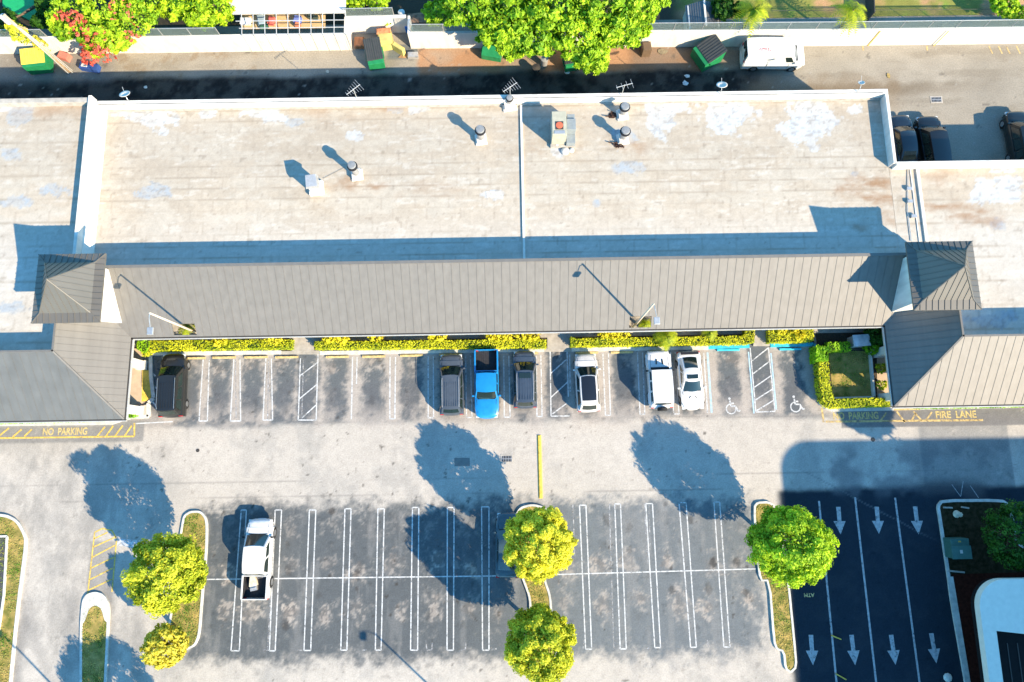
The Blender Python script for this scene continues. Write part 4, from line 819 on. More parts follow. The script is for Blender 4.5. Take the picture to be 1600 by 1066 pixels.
def vehicle(name, label, cat, px, py, nose, L, W, H, col, **k):
    """nose: heading in degrees, 90 = up the picture. y runs along the car, front = +L/2"""
    c = P(px, py, k.get('hp', H*.6)); t = empty(name, (c[0],c[1],0), R(nose-90), label, cat)
    pm = col if not isinstance(col, tuple) else paint(name+'_paint', col)
    hl, hw = L/2, W/2; zb = k.get('belt', .98); zh = k.get('hood', .95); zn = k.get('nosez', .78); zt = k.get('tailz', .95); gc = k.get('clear', .24)
    y0, y1, y2, y3 = [hl-L*f for f in k['cab']]       # windscreen base, roof front, roof rear, rear glass base
    zdk = k.get('deck', zb); nr = k.get('nr', .68); rr_ = k.get('rr', .82); bed = k.get('bed')
    st = [(hl+.02, nr*.80, zn*.78), (hl-.03, nr*.93, zn*.92), (hl-.12, nr*.45+.52, zn), (hl-.28, nr*.3+.67, zn+(zh-zn)*.35), (hl-.6, .975, zn+(zh-zn)*.65), ((hl+y0)/2, 1, zh-.03), (y0+.05, 1, zh), (y0-.2, 1, zb)]
    yend = y3 if bed else -hl
    if bed: st += [((y0+y3)/2, 1, zb), (y3-.02, 1, zb)]
    else: st += [((y0+y3)/2, 1, zb), (y3+.1, 1, zb if zdk <= zb else zb), (y3-.05, .995, zdk), (-hl+.45, .98, zdk), (-hl+.16, .95, (zdk+zt)/2), (-hl+.05, rr_+.08, zt*.95), (-hl, rr_, zt*.82)]
    prof = lambda w, z: [(-.90*w,gc),(-.985*w,gc+.10),(-w,min(z*.62,z-.25)),(-.985*w,z-.14),(-.94*w,z-.045),(-.84*w,z-.005),(-.45*w,z+.02),(0,z+.03),(.45*w,z+.02),(.84*w,z-.005),(.94*w,z-.045),(.985*w,z-.14),(w,min(z*.62,z-.25)),(.985*w,gc+.10),(.90*w,gc)]
    m = MB(); n = 15
    for y, ws, z in st: m.v += [(x, y, zz) for x, zz in prof(hw*ws, z)]
    for j in range(len(st)-1):
        for i in range(n): a = j*n+i; b = j*n+(i+1)%n; m.f.append((a, a+n, b+n, b))
    m.f.append(tuple(range(n))); m.f.append(tuple(range((len(st)-1)*n, len(st)*n))[::-1])
    body = m.build('body', pm, t, True); md = body.modifiers.new('e', 'EDGE_SPLIT'); md.split_angle = R(38)
    # cabin
    wb, wt = hw*k.get('wb', .92), hw*k.get('wt', .74); bu = k.get('bulge', .14); zc0 = zh-.02; zr0 = zdk-.03 if not bed else zb-.02; cr = k.get('crown', .05)
    rows = [(y0, wb, zc0, bu), (y1, wt, H-.05, bu*.6), ((y1*2+y2)/3, wt*1.02, H-.01, 0), ((y1+y2*2)/3, wt*1.02, H-.01, 0), (y2, wt*.98, H-.06, -bu*.35), (y3, wb*k.get('wr', .93), zr0, -bu*.6)]
    def rp(r, s): y, w_, z, b_ = rows[r]; return Vector((s*w_, y+b_*(1-s*s), z+cr*(1-s*s)*(1 if 0 < r < 5 else .3)))
    m = MB(); ss_ = [-1,-.85,-.5,0,.5,.85,1]
    for r in range(6): m.v += [tuple(rp(r, s)) for s in ss_]
    for r in range(5):
        for i in range(6): a = r*7+i; m.f.append((a+1, a, a+7, a+8))
    zl = zb-.12
    for s, ci in ((-1,0),(1,6)):
        b0 = len(m.v); m.v += [(s*wb, rows[0][0], zl), (s*wb, rows[5][0], zl)]
        ring = [b0]+[r*7+ci for r in range(6)]+[b0+1]; m.f.append(tuple(ring if s > 0 else ring[::-1]))
    cab = m.build('cabin', k.get('roofm') or pm, t, True); md = cab.modifiers.new('e', 'EDGE_SPLIT'); md.split_angle = R(35)
    if k.get('roofm'):
        pass
    def face(r, flip=1):
        def fn(s, tt, off):
            a, b = rp(r, s), rp(r+1, s); p = a.lerp(b, tt); e = .02; u = (rp(r, s+e).lerp(rp(r+1, s+e), tt)-p); v = b-a; nn = v.cross(u).normalized()
            if nn.z < 0: nn = -nn
            return p+nn*off
        return fn
    q = MB(); glass_strip(q, 0, 0, -.88, .88, k.get('ws0', .04), .95, face(0)); q.build('windshield', M['glass'], t, True)
    if not k.get('norear'): q = MB(); glass_strip(q, 0, 0, -.80, .80, .08, k.get('rg1', .86), face(4)); q.build('rear_window', M['glass'], t, True)
    # side glass on the slanted sides
    for s in (-1, 1):
        A0, A1, B1, B0 = rp(0,s), rp(1,s), rp(4,s), rp(5,s)
        segs = k.get('segs', [(.10,.48),(.52,.90)])
        for u0, u1 in segs:
            q = MB(); lo = lambda u: Vector((s*wb, A0.y+(B0.y-A0.y)*u, zb+.03)); hi = lambda u: Vector((s*(wt*1.0), A1.y+(B1.y-A1.y)*u, H-.10))
            sk = k.get('skew', .3)
            pts = []
            for u, f_ in ((u0,.06),(u1,.06),(u1,.86),(u0,.86)):
                a = lo(u); b = hi(u); pts.append(a.lerp(b, f_)+Vector((s*.014,0,.01)))
            q.add(pts, [(0,1,2,3) if s < 0 else (3,2,1,0)]); q.build('side_window', M['glass'], t)
        q = MB(); mx = y0-.12; q.box(*sorted((s*(hw-.02), s*(hw+.17))), mx-.07, mx+.06, zb-.02, zb+.13); q.build('mirror', k.get('mirm') or pm, t, bevel=.02)
        q = MB(); q.add([(s*hw*.60,hl-.10,zn*.83),(s*hw*.90,hl-.25,zn*.83),(s*hw*.93,hl-.42,zn*.96),(s*hw*.62,hl-.20,zn*.98)], [(0,1,2,3)])
        q.box(*sorted((s*hw*.60,s*hw*.88)), hl-.20, hl-.02, zn*.70, zn*.88); q.build('headlight', M['head'], t, bevel=.015)
        q = MB(); tz = k.get('tlz', zt*.86); q.box(*sorted((s*hw*.66,s*hw*(.93 if not bed else .985))), -hl-.015, -hl+.12, tz-.16, tz+.08); q.build('taillight', M['tail'], t, bevel=.015)
    if k.get('rails'):
        for s in (-1,1):
            q = MB(); q.tube([(s*wt*.93,y1-.15,H+.03),(s*wt*.95,y1-.3,H+.08),(s*wt*.95,y2+.3,H+.08),(s*wt*.93,y2+.1,H+.03)], .02, 6); q.build('roof_rail', M[k['rails']], t)
    if k.get('ribs'):
        q = MB()
        for i in range(k['ribs']): x = (i-(k['ribs']-1)/2)*wt*1.5/k['ribs']; q.box(x-.02, x+.02, y2+.15, y1-.5, H+.0, H+.045)
        q.build('roof_ribs', pm, t)
    if k.get('sunroof'):
        a, b = k['sunroof']; q = MB(); q.box(-wt*.68, wt*.68, y1-b, y1-a, H+.02, H+.05); q.build('sunroof', M['glass'], t, bevel=.01)
    if k.get('blackroof'):
        q = MB()
        ns = 8; vv = []
        for r_ in (1.06, 2, 3, 3.55):
            rr0 = int(r_); fr = r_-rr0
            for i in range(ns+1):
                s = -.84+1.68*i/ns; p = rp(rr0, s).lerp(rp(min(5,rr0+1), s), fr); vv.append((p.x,p.y,p.z+.015))
        fs = [(j*(ns+1)+i+1, j*(ns+1)+i, (j+1)*(ns+1)+i, (j+1)*(ns+1)+i+1) for j in range(3) for i in range(ns)]
        q.add(vv, fs); q.build('roof_panel', M['panel'], t, True)
    # hood shut lines, wipers, plate
    q = MB(); q.bar((-hw*.72,y0+.10,zh+.02),(hw*.72,y0+.10,zh+.02), .05, .03); q.build('cowl', M['black'], t)
    q = MB()
    for s in (-1,1): q.bar((s*hw*.80,y0+.15,zh+.013),(s*hw*.70,hl-.35,zn+(zh-zn)*.35+.018), .018, .012)
    q.build('hood_seam', M['black'], t)
    q = MB(); q.box(-hw*.55, hw*.55, hl-.06, hl+.012, zn*.42, zn*.68); q.build('grille', M['black'], t, bevel=.01)
    fr = k.get('round', .34); cv = [(hw*.90*u, hl+.055-fr*abs(u)**3) for u in (-1,-.8,-.6,-.3,0,.3,.6,.8,1)]
    q = MB(); q.prism(cv+[(hw*.8,hl-.5),(-hw*.8,hl-.5)], gc+.04, zn*.50); q.build('bumper', k.get('bump') or pm, t, bevel=.03)
    cv = [(hw*.93*u, -hl-.06+.14*abs(u)**3) for u in (-1,-.8,-.5,0,.5,.8,1)]
    q = MB(); q.prism(cv+[(hw*.9,-hl+.2),(-hw*.9,-hl+.2)], gc+.04, gc+.34); q.build('bumper', k.get('bump') or pm, t, bevel=.03)
    q = MB()
    for s in (-1,1): q.bar((s*(hw+.001),y1-.1,.38),(s*(hw+.001),y1-.1,zb-.12), .014); q.bar((s*(hw+.001),(y1+y2)/2,.38),(s*(hw+.001),(y1+y2)/2,zb-.12), .014)
    q.build('door_gap', M['black'], t)
    wr_ = k.get('wheel', .34); ax = k.get('axles', (hl-L*.18, -hl+L*.20)); add_wheels(t, L, W, ax, wr_, .24)
    q = MB()
    for sy_ in ax:
        for s in (-1,1): q.tube([(s*(hw-.26),sy_,wr_+.02),(s*(hw-.012),sy_,wr_+.02)], wr_+.06, 18)
    q.build('wheel_arch', M['black'], t)
    if bed:
        zr = k.get('rail', 1.05); fl = .72; w2 = hw*.985
        q = MB()
        for s in (-1,1): q.prism([(s*(w2-.13),-hl+.08),(s*w2,-hl+.08),(s*w2,y3-.03),(s*(w2-.13),y3-.03)], gc+.12, zr)
        q.box(-w2+.131, w2-.131, y3-.12, y3-.04, gc+.12, zr-.01); q.build('bed_side', pm, t, bevel=.025)
        q = MB(); q.box(-w2+.02, w2-.02, -hl, -hl+.075, gc+.2, zr-.02); q.build('tailgate', pm, t, bevel=.02)
        q = MB(); q.box(-w2+.132, w2-.132, -hl+.08, y3-.125, fl-.1, fl)
        for i in range(9): x = -w2+.25+i*(2*w2-.5)/8; q.box(x-.03, x+.03, -hl+.09, y3-.13, fl, fl+.015)
        q.build('bed_floor', M['liner'], t)
        q = MB()
        for s in (-1,1): q.box(*sorted((s*(w2-.155),s*(w2-.1315))), -hl+.09, y3-.13, fl, zr-.03)
        q.box(-w2+.16, w2-.16, y3-.145, y3-.122, fl, zr-.03); q.build('bed_liner', M['liner'], t)
    return t, pm
M['liner'] = mat('black_bed_liner', (.02,.02,.024), .7, var=.3, scale=6); M['panel'] = mat('black_roof_panel', (.012,.014,.02), .15, 0, .05, 1, .6)
SUV = dict(cab=(.225,.385,.915,.985), belt=1.05, hood=1.02, nosez=.88, tailz=1.05, wt=.72, wb=.93, wr=.9, rg1=.7, segs=[(.10,.38),(.41,.68),(.71,.92)])
vehicle('parked_suv','black SUV with roof rails parked alone in the leftmost bay by the yellow ramp','SUV',267,601,91.5,4.95,1.95,1.78,(.012,.012,.011), rails='rim', ribs=5, **SUV)
vehicle('parked_suv','dark grey SUV with ribbed roof parked left of the blue pickup','SUV',705,600,90.5,4.75,1.9,1.72,(.06,.072,.09), rails='metal', ribs=6, **SUV)
vehicle('parked_suv','slate grey SUV with dark sunroof parked right of the blue pickup','SUV',820,592,90,4.45,1.86,1.68,(.04,.055,.08), rails='metal', ribs=5, sunroof=(.12,.55), **SUV)
BL = (.008,.19,.47)
vehicle('pickup_truck','bright blue pickup truck backed into the bay between two grey SUVs','pickup',760,599,270,5.35,1.92,1.80,BL, cab=(.29,.375,.63,.665), belt=1.12, hood=1.12, nosez=.95, tailz=1.1, wt=.80, wb=.92, wr=.95, bed=1, rail=1.22, wheel=.38, segs=[(.08,.48),(.54,.92)], clear=.34, ws0=.02, tlz=1.0)
CAR = dict(cab=(.26,.42,.90,.985), belt=.95, hood=.93, nosez=.76, tailz=.98, wt=.70, wb=.92, wr=.86, rg1=.75, segs=[(.12,.50),(.54,.90)])
vehicle('parked_crossover','white crossover with black roof panel and tail spoiler, nose to the hedge','crossover',918,597,91.5,4.55,1.84,1.62,(.56,.54,.52), blackroof=1, **CAR)
jp, pm = vehicle('off_roader','white boxy off-roader with flat white top and two dark hood vents','off-roader',1032,592,91,4.5,1.86,1.86,(.62,.62,.62), cab=(.33,.365,.93,.955), belt=1.12, hood=1.12, nosez=1.05, tailz=1.1, wt=.84, wb=.90, wr=.98, bulge=.03, crown=.02, nr=.86, round=.12, rr=.95, wheel=.4, segs=[(.06,.30),(.36,.60),(.66,.92)], mirm=M['black'], ws0=.1)
for s in (-1,1):
    q = MB(); q.bar((s*.22,1.55,1.135),(s*.26,1.15,1.15), .09, .06); q.build('hood_vent', M['black'], jp)
    q = MB(); q.box(*sorted((s*.68,s*1.0)), .95, 2.0, .72, .84); q.box(*sorted((s*.84,s*1.0)), -1.9, -1.0, .76, .86); q.build('fender', pm, jp, bevel=.04)
q = MB(); q.tube([(0,-2.28,1.0),(0,-2.48,1.0)], .38, 20); q.build('spare_wheel', M['rubber'], jp); q = MB(); q.bar((-.72,.80,1.2),(.72,.80,1.2),.22,.06); q.build('windscreen_base', M['black'], jp)
cp, pm = vehicle('sports_coupe','low white sports coupe with rear spoiler and small sunroof, nose out','coupe',1080,594,271.5,4.55,1.92,1.32,(.62,.62,.61), cab=(.335,.49,.665,.90), belt=.80, hood=.86, nosez=.66, tailz=.86, deck=.88, wt=.66, wb=.86, wr=.80, rg1=.9, bulge=.2, nr=.50, round=.5, tlz=.62, rr=.8, segs=[(.16,.55),(.60,.82)], sunroof=(.08,.42))
for s in (-1,1): q = MB(); q.bar((s*.16,1.25,.88),(s*.32,1.45,.86),.05,.03); q.build('hood_vent', M['black'], cp)
q = MB(); q.box(-.70,.70,-2.22,-2.0,1.02,1.05); q.box(-.60,-.55,-2.16,-2.06,.85,1.02); q.box(.55,.60,-2.16,-2.06,.85,1.02); q.build('spoiler', M['black'], cp)
wp, pm = vehicle('pickup_truck','white pickup truck with tools piled in its open bed in the lower lot','pickup',401,874,89.0,5.75,1.98,1.88,(.62,.62,.62), cab=(.20,.335,.655,.69), belt=1.15, hood=1.13, nosez=1.0, tailz=1.1, wt=.78, wb=.93, wr=.95, bed=1, rail=1.28, wheel=.39, segs=[(.12,.48),(.54,.94)], clear=.36, mirm=M['black'], tlz=1.0)
def prop(name, m, build, loc, rz, label, cat): q = MB(); build(q); o = q.build(name, m, None, bevel=.01); o.location = loc; o.rotation_euler = (0,0,rz); tag(o, label, cat)
c = P(398,905,.9)
prop('tool_bag', mat('cream_canvas', (.55,.5,.38), .9, var=.3), lambda q: (q.prism([(-.32,-.5),(.3,-.45),(.12,.45),(-.15,.5)], 0, lambda x,y: .32+.1*y)), (c[0]-.1,c[1],.735), .1, 'cream canvas bag lying in the white pickup bed', 'bag')
prop('toolbox', M['metal'], lambda q: (q.box(-.25,.25,-.2,.2,0,.25), q.box(-.2,.2,-.03,.03,.25,.3)), (c[0]-.05,c[1]-.62,.735), .2, 'grey toolbox lying near the tailgate of the white pickup bed', 'toolbox')
prop('crate', mat('grey_crate', (.35,.35,.38), .7, var=.3, scale=9), lambda q: (q.box(-.3,.3,-.25,.25,0,.05), [q.box(a,b,c_,d,.05,.3) for a,b,c_,d in ((-.3,-.27,-.25,.25),(.27,.3,-.25,.25),(-.27,.27,-.25,-.22),(-.27,.27,.22,.25))]), (c[0]+.5,c[1]+.35,.735), .1, 'open grey crate in the right front corner of the white pickup bed', 'crate')
vehicle('parked_sedan','dark teal sedan mostly hidden under the golden olive tree','sedan',793,852,88.5,4.7,1.82,1.45,(.045,.08,.10), cab=(.28,.42,.72,.88), belt=.92, hood=.90, nosez=.74, tailz=.92, deck=.96, wt=.70, wb=.9, wr=.86, segs=[(.12,.48),(.52,.86)])
vn, pm = vehicle('cargo_van','white cargo van parked along the back alley wall beside the green dumpster','van',1209,85,358.5,5.3,2.0,2.1,(.60,.62,.63), cab=(.16,.255,.985,.995), belt=1.25, hood=1.2, nosez=1.02, tailz=1.4, wt=.86, wb=.95, wr=.99, bulge=.12, rr=.95, wheel=.36, segs=[(.06,.20)], rg1=.5, hp=1.0)
q = MB()
for s in (-1,1): q.add([(s*.12,-2.672,1.35),(s*.78,-2.672,1.35),(s*.72,-2.66,1.92),(s*.12,-2.66,1.92)], [(0,1,2,3)])
q.build('rear_door_window', M['glass'], vn)
q = MB(); rv = random.Random(3)
for (x_, y_, z_, n_) in ((.35,-1.7,2.135,7),(.22,-1.55,2.145,5)):
    for i in range(n_): q.box(x_-.03, x_+.03+rv.uniform(0,.05), y_+i*.16, y_+i*.16+rv.uniform(.05,.12), z_, z_+.006)
q.build('red_marking', mat('faded_red_marking', (.45,.10,.07), .6), vn)
def vtext(s, loc, rot, size, m, par):
    cu = bpy.data.curves.new('sign_lettering', 'FONT'); cu.body = s; cu.size = size; cu.fill_mode = 'FRONT'; o = bpy.data.objects.new('t', cu); S.collection.objects.link(o); bpy.context.view_layer.update()
    me = bpy.data.meshes.new_from_object(o); bpy.data.objects.remove(o); me.materials.append(m); o = bpy.data.objects.new('sign_lettering', me); S.collection.objects.link(o); o.parent = par; o.location = loc; o.rotation_euler = rot
DK = dict(wt=.72, wb=.9)
vehicle('parked_sedan','dark blue sedan in shade beside the back corner of the main building','sedan',1414,219,92,4.7,1.8,1.45,(.008,.012,.02), cab=(.26,.40,.74,.90), belt=.92, hood=.9, nosez=.74, tailz=.92, deck=.96, wt=.70, wb=.9, wr=.86, segs=[(.12,.48),(.52,.86)])
vehicle('parked_suv','black high SUV in shade right of the dark blue sedan behind the building','SUV',1460,222,92,5.0,2.0,1.9,(.006,.006,.007), **SUV)
vehicle('parked_suv','nearly black SUV cut by the right edge behind the building','SUV',1600,214,91,5.0,2.0,1.9,(.008,.009,.008), **SUV)
# ------------------------------------------------------------------ alley wall, fence, bins
def wall_run(pts, h, th, label, name='perimeter_wall', m='white', z0=0):
    q = MB(); mn = .0
    P3 = [P(*p) for p in pts]
    for a, b in zip(P3[:-1], P3[1:]):
        d = Vector((b[0]-a[0], b[1]-a[1])); d.normalize(); n = Vector((-d.y, d.x))*th
        q.prism([(a[0],a[1]),(b[0],b[1]),(b[0]+n.x,b[1]+n.y),(a[0]+n.x,a[1]+n.y)], z0, h)
    t = q.build(name, M[m]); tag(t, label, 'wall'); return P3
WH = 2.15
WP = [wall_run([(-90,85),(240,83),(546,78.5)], WH, .2, 'white rendered alley wall behind the left yards'), wall_run([(549,52.5),(640,51)], WH, .2, 'white rendered wall at the back of the dumpster recess'),
      wall_run([(646,76),(1000,74),(1300,72),(1720,67)], WH, .2, 'long white rendered alley wall behind the van and the right yards')]
q = MB(); a = P(546.5,78.5); b = P(549,52.5); q.box(a[0]+.005, a[0]+.2, a[1], b[1]+.1, 0, WH-.004); tag(q.build('recess_wall', M['white']), 'white side wall on the left of the dumpster recess', 'wall')
a = P(646,76); b = P(640,51); q = MB(); q.box(a[0]-.2, a[0]-.005, a[1], b[1]+.1, 0, WH-.004); tag(q.build('recess_wall', M['white']), 'white side wall on the right of the dumpster recess', 'wall')
def fence(pts, z0, z1, label, sp=2.2):
    P3 = [Vector(P(*p)) for p in pts]; t = empty('chain_link_fence', (P3[0].x,P3[0].y,z0), 0, label, 'fence', 'chain-link fences on the alley wall'); o0 = Vector((P3[0].x,P3[0].y,z0))
    m = MB(); r = MB()
    for a, b in zip(P3[:-1], P3[1:]):
        dz = z1-z0; dd = (b-a); nn = Vector((-dd.y,dd.x,0)).normalized()*.12; A = a-o0+nn; Bq = b-o0+nn; A.z = Bq.z = 0
        m.quad(A, Bq, Bq+Vector((0,0,dz)), A+Vector((0,0,dz))); r.tube([A+Vector((0,0,dz)), Bq+Vector((0,0,dz))], .03, 6); r.tube([A+Vector((0,0,.06)), Bq+Vector((0,0,.06))], .02, 6)
        n = max(1, int(dd.length/sp))
        for i in range(n+1):
            p = A.lerp(Bq, i/n); q = MB(); q.tube([p, p+Vector((0,0,dz+.04))], .035, 6); q.build('post', M['metal'], t)
    m.build('mesh', M['link'], t); r.build('rail', M['metal'], t)
fence([(-90,85),(100,83.5)], WH, 3.15, 'chain-link fence on the wall at the far left by the utility pole'); fence([(232,83),(360,81)], WH, 3.15, 'chain-link fence above the wall left of the white porch frame')
fence([(549,52.5),(622,51)], WH, 3.15, 'chain-link fence on top of the dumpster recess wall'); fence([(648,76),(745,75.5)], WH, 3.15, 'chain-link fence over the wall left of the big tree')
fence([(1000,74),(1300,72),(1720,67)], WH, 3.15, 'long chain-link fence on the alley wall behind the van and lawns')
for px in (1262,1363,1466):
    a = P(px-8,72); q = MB(); q.quad((a[0],a[1]-.006,.0),(a[0]+.10,a[1]-.006,.0),(a[0]+.10,a[1]-.006,WH*.98),(a[0],a[1]-.006,WH*.98)); tag(q.build('bay_mark', M['yellow']), kind='structure')
def dumpster(px, py, rz, w, l, h, label, lidm='lid', bodym='green', slope=.45, open_=False):
    c = P(px, py, h*.6); t = empty('dumpster', (c[0],c[1],0), R(rz), label, 'dumpster', 'dumpsters in the alley')
    zf = lambda x, y: h-slope*(1 if y < -l*.12 else 0)*(-(y+l*.12)/(l*.38))
    q = MB(); q.prism([(-w/2,-l/2),(w/2,-l/2),(w/2,l/2),(-w/2,l/2)], .12, lambda x, y: h-slope if y < 0 else h); q.build('body', M[bodym], t, bevel=.02)
    q = MB()
    if not open_:
        for s in (-1,1):
            x0, x1 = (.01, w/2+.04) if s > 0 else (-w/2-.04, -.01)
            q.prism([(x0,-l*.35),(x1,-l*.35),(x1,l/2+.03),(x0,l/2+.03)], lambda x, y: h-slope*(l/2-y)/l+.01, lambda x, y: h-slope*(l/2-y)/l+.06)
            for i in range(4): x = x0+(x1-x0)*(i+.5)/4; q.bar((x,-l*.33,h-slope*(l/2+l*.33)/l+.08),(x,l/2,h+.08), .05, .05)
        q.build('lid', M[lidm], t)
    for s in (-1,1): q = MB(); q.box(*sorted((s*(w/2+.1),s*(w/2+.001))),-l*.25,l*.25,h*.5,h*.62); q.build('fork_pocket', M[bodym], t)
    q = MB(); q.box(-w/2+.1,-w/2+.22,-l/2+.1,-l/2+.2,0,.12); q.box(w/2-.22,w/2-.1,-l/2+.1,-l/2+.2,0,.12); q.box(-w/2+.1,-w/2+.22,l/2-.2,l/2-.1,0,.12); q.box(w/2-.22,w/2-.1,l/2-.2,l/2-.1,0,.12); q.build('caster', M['black'], t)
M['yelid'] = mat('yellow_lid', (.72,.55,.08), .6, var=.1); M['wood2'] = mat('pale_plywood', (.50,.42,.14), .8, var=.2, scale=2); M['rust'] = mat('rusty_board', (.45,.18,.08), .8, var=.4, scale=4)
dumpster(57,95,6,1.9,1.5,1.5,'green dumpster with bright yellow lid beside the leaning utility pole','yelid', slope=.25)
dumpster(585,84,10,1.35,2.1,1.4,'green dumpster with long black ribbed lid in front of the recess')
dumpster(1107,82,-60,1.9,2.0,1.7,'large green dumpster with black lid left of the white van', slope=.55)
dumpster(769,80,-12,1.7,1.1,1.2,'small open green dumpster half hidden under the big tree', open_=True)
dumpster(893,96,10,1.3,1.2,1.1,'pale green bin poking out under the lower edge of the big tree', lidm='yelid2' if False else 'lid', slope=.1)
def sbox(name, px, py, rz, w, l, h, m, label, cat, z=0, tilt=0):
    c = P(px, py, h+z); q = MB(); q.box(-w/2,w/2,-l/2,l/2,0,h); q.box(-w/2+.05,w/2-.05,-l/2+.05,l/2-.05,h,h+.03); o = q.build(name, m, None, bevel=.015); o.location = (c[0],c[1],z); o.rotation_euler = (tilt,0,R(rz)); tag(o, label, cat)
sbox('bulky_container', 601,56,8,1.15,1.1,1.3,M['wood2'],'pale yellow plywood container standing in the dumpster recess','container')
sbox('cardboard_box', 599,48,4,1.2,.5,1.38,M['rust'],'rust coloured box behind the plywood container in the recess','box')
sbox('wooden_pallet', 622,72,-35,1.1,.35,.9,M['wood2'],'leaning pale wooden board at the right of the recess','board')
sbox('scrap_cabinet', 561,65,0,.8,.9,.4,M['rust'],'rusty brown debris bin on the left of the recess','bin')
sbox('metal_drum_rack', 1011,72,5,.75,.8,1.0,mat('brown_machine', (.12,.08,.05), .7),'dark brown metal cooker left of the large green dumpster','cooker')
sbox('white_carton', 788,25,0,.7,.5,.9,M['white'],'white carton under the big tree','carton') if False else None
sbox('grey_crate', 645,85,0,.9,.5,.35,M['metal'],'low grey crate against the alley wall right of the recess','crate')
def bin_(px, py, h, r, m, label):
    c = P(px, py, h); q = MB(); lathe(q, [(r*.85,0),(r,h*.9),(r*1.08,h*.9),(r*1.05,h),(r*.2,h+.06)], 16, (c[0],c[1])); tag(q.build('round_bin', m, None), label, 'bin')
bin_(851,92,1.0,.3,M['metal'],'grey round bin standing in the alley below the big tree'); bin_(838,105,.9,.33,M['gutter'],'black round bin in shadow below the big tree'); bin_(1011,79,1.15,.2,M['white'],'small white round tub on the brown cooker') if False else None
for i, (px, py, w_, l_, nm_, col_, lb_) in enumerate(((886,113,.30,.2,'paper_scrap',(.6,.6,.55),'pale paper scrap on the dark alley below the big tree'), (1074,119,.35,.22,'paper_scrap',(.6,.62,.62),'white paper scrap on the dark alley left of the large green dumpster'),
        (1071,130,.30,.35,'plastic_bag',(.55,.58,.6),'crumpled white plastic bag on the dark alley near the roof edge'), (227,136,.25,.18,'paper_cup',(.65,.65,.62),'small white cup in the alley left of the left satellite dish'),
        (512,112,.2,.2,'paper_ball',(.55,.5,.4),'tan paper ball in the alley left of the first long-lid dumpster'), (630,88,.5,.3,'broken_plank',(.3,.18,.09),'short broken plank beside the grey crate in the alley'),
        (1035,80,.6,.35,'rubbish_pile',(.18,.15,.10),'flattened brown rubbish between the brown cooker and the large dumpster'), (1388,118,.25,.35,'small_cone',(.3,.22,.08),'small brown object on the stained alley right of the van'))):
    c = P(px, py, .05); q = MB(); n_ = 7; rr_ = random.Random(i)
    q.prism([(w_*math.cos(2*math.pi*k/n_)*rr_.uniform(.5,1), l_*math.sin(2*math.pi*k/n_)*rr_.uniform(.5,1)) for k in range(n_)], .003, .05); o = q.build(nm_, mat(nm_+'_m', col_, .9, var=.3, scale=8)); o.location = (c[0],c[1],0); tag(o, lb_, 'litter')
# things near the flowering tree
sbox('blue_crate', 138,103,-10,1.6,.6,.5,mat('blue_tarp', (.02,.06,.22), .7),'dark blue tarp-covered crate below the flowering tree','crate'); sbox('red_crate', 98,86,-20,.9,.6,.5,mat('faded_red', (.5,.16,.12), .7),'faded red crate beside the utility pole','crate')
sbox('white_tray', 131,101,-8,.5,.3,.62,M['white'],'small white tray on the blue crate','tray')
# utility pole with vine
b = P(108,112); t = empty('utility_pole', (b[0],b[1],0), 0, 'tall timber utility pole with cables and vine in the top left corner', 'utility pole')
q = MB(); q.tube([(0,0,0),(-.1,0,7.6)], [.16,.11], 10); q.build('pole', mat('weathered_pole', (.45,.34,.22), .9, var=.3, scale=6), t, True)
q = MB()
for i,(dx,dy) in enumerate(((.25,.1),(-.22,.15),(.05,-.25),(.35,-.15))): q.tube([(dx,dy,0),(dx*.7,dy*.7,3.5),(dx*.2-.1,dy*.2,6.8)], .035, 5)
q.build('cable', M['alu'], t)
q = MB(); q.bar((-1.0,.3,6.3),(.8,-.3,6.3), .1); q.build('crossarm', M['wood'], t)
q = MB(); lathe(q, [(.24,6.6),(.26,7.3),(.12,7.38)], 14, (-.4,.1)); q.build('transformer', M['white'], t)
p, nn, T = crown_pts(.55,.8,1.2,900,14,.2); leaves('vine', p+np.array([P(30,52,5.0)[0]-b[0], P(30,52,5.0)[1]-b[1], 5.0]), nn, .13, LF['olive'], t, tone=T+.2)
p, nn, T = crown_pts(.5,.5,1.3,350,14,.2); leaves('vine', p+np.array([P(62,70,3.2)[0]-b[0], P(62,70,3.2)[1]-b[1], 3.2]), nn, .11, LF['gold'], t, tone=T)
# back-yard trees, sheds, porch
def bigtree(lobes, kind, label, name, base, per=5000, size=.2, grp='back yard trees', extra=None, cat='tree'):
    t = empty(name, (base[0],base[1],0), 0, label, cat, grp); q = MB(); hh = max(l[2] for l in lobes)
    cs = [(P(l[0],l[1],l[2]), l) for l in lobes]; q.tube([(0,0,0),(.1,.05,hh*.5)], [.32,.22], 9)
    for c, l in cs: q.tube([(.1,.05,hh*.35),((c[0]-base[0])*.5,(c[1]-base[1])*.5,l[2]*.75),(c[0]-base[0],c[1]-base[1],l[2])], [.16,.10,.03], 6)
    q.build('trunk', M['bark'], t, True); A, Bn, Tt = [], [], []
    for c, l in cs:
        p, nn, T = crown_pts(l[3], l[4], l[5], per, 34, .22); A.append(p+np.array([c[0]-base[0],c[1]-base[1],l[2]])); Bn.append(nn); Tt.append(T+random.uniform(-.12,.2))
    A, Bn, Tt = np.concatenate(A), np.concatenate(Bn), np.concatenate(Tt)
    leaves('crown', A, Bn, size, LF[kind], t, tone=Tt)
    if extra:
        for px, py, h, r, n in extra:
            c = P(px, py, h); p, nn, T = crown_pts(r*1.35, r*1.35, r, int(n*.55), 12, .3); leaves('blossom', p+np.array([c[0]-base[0],c[1]-base[1],h]), nn, .14, LF['red'], t, tone=T)
    return t
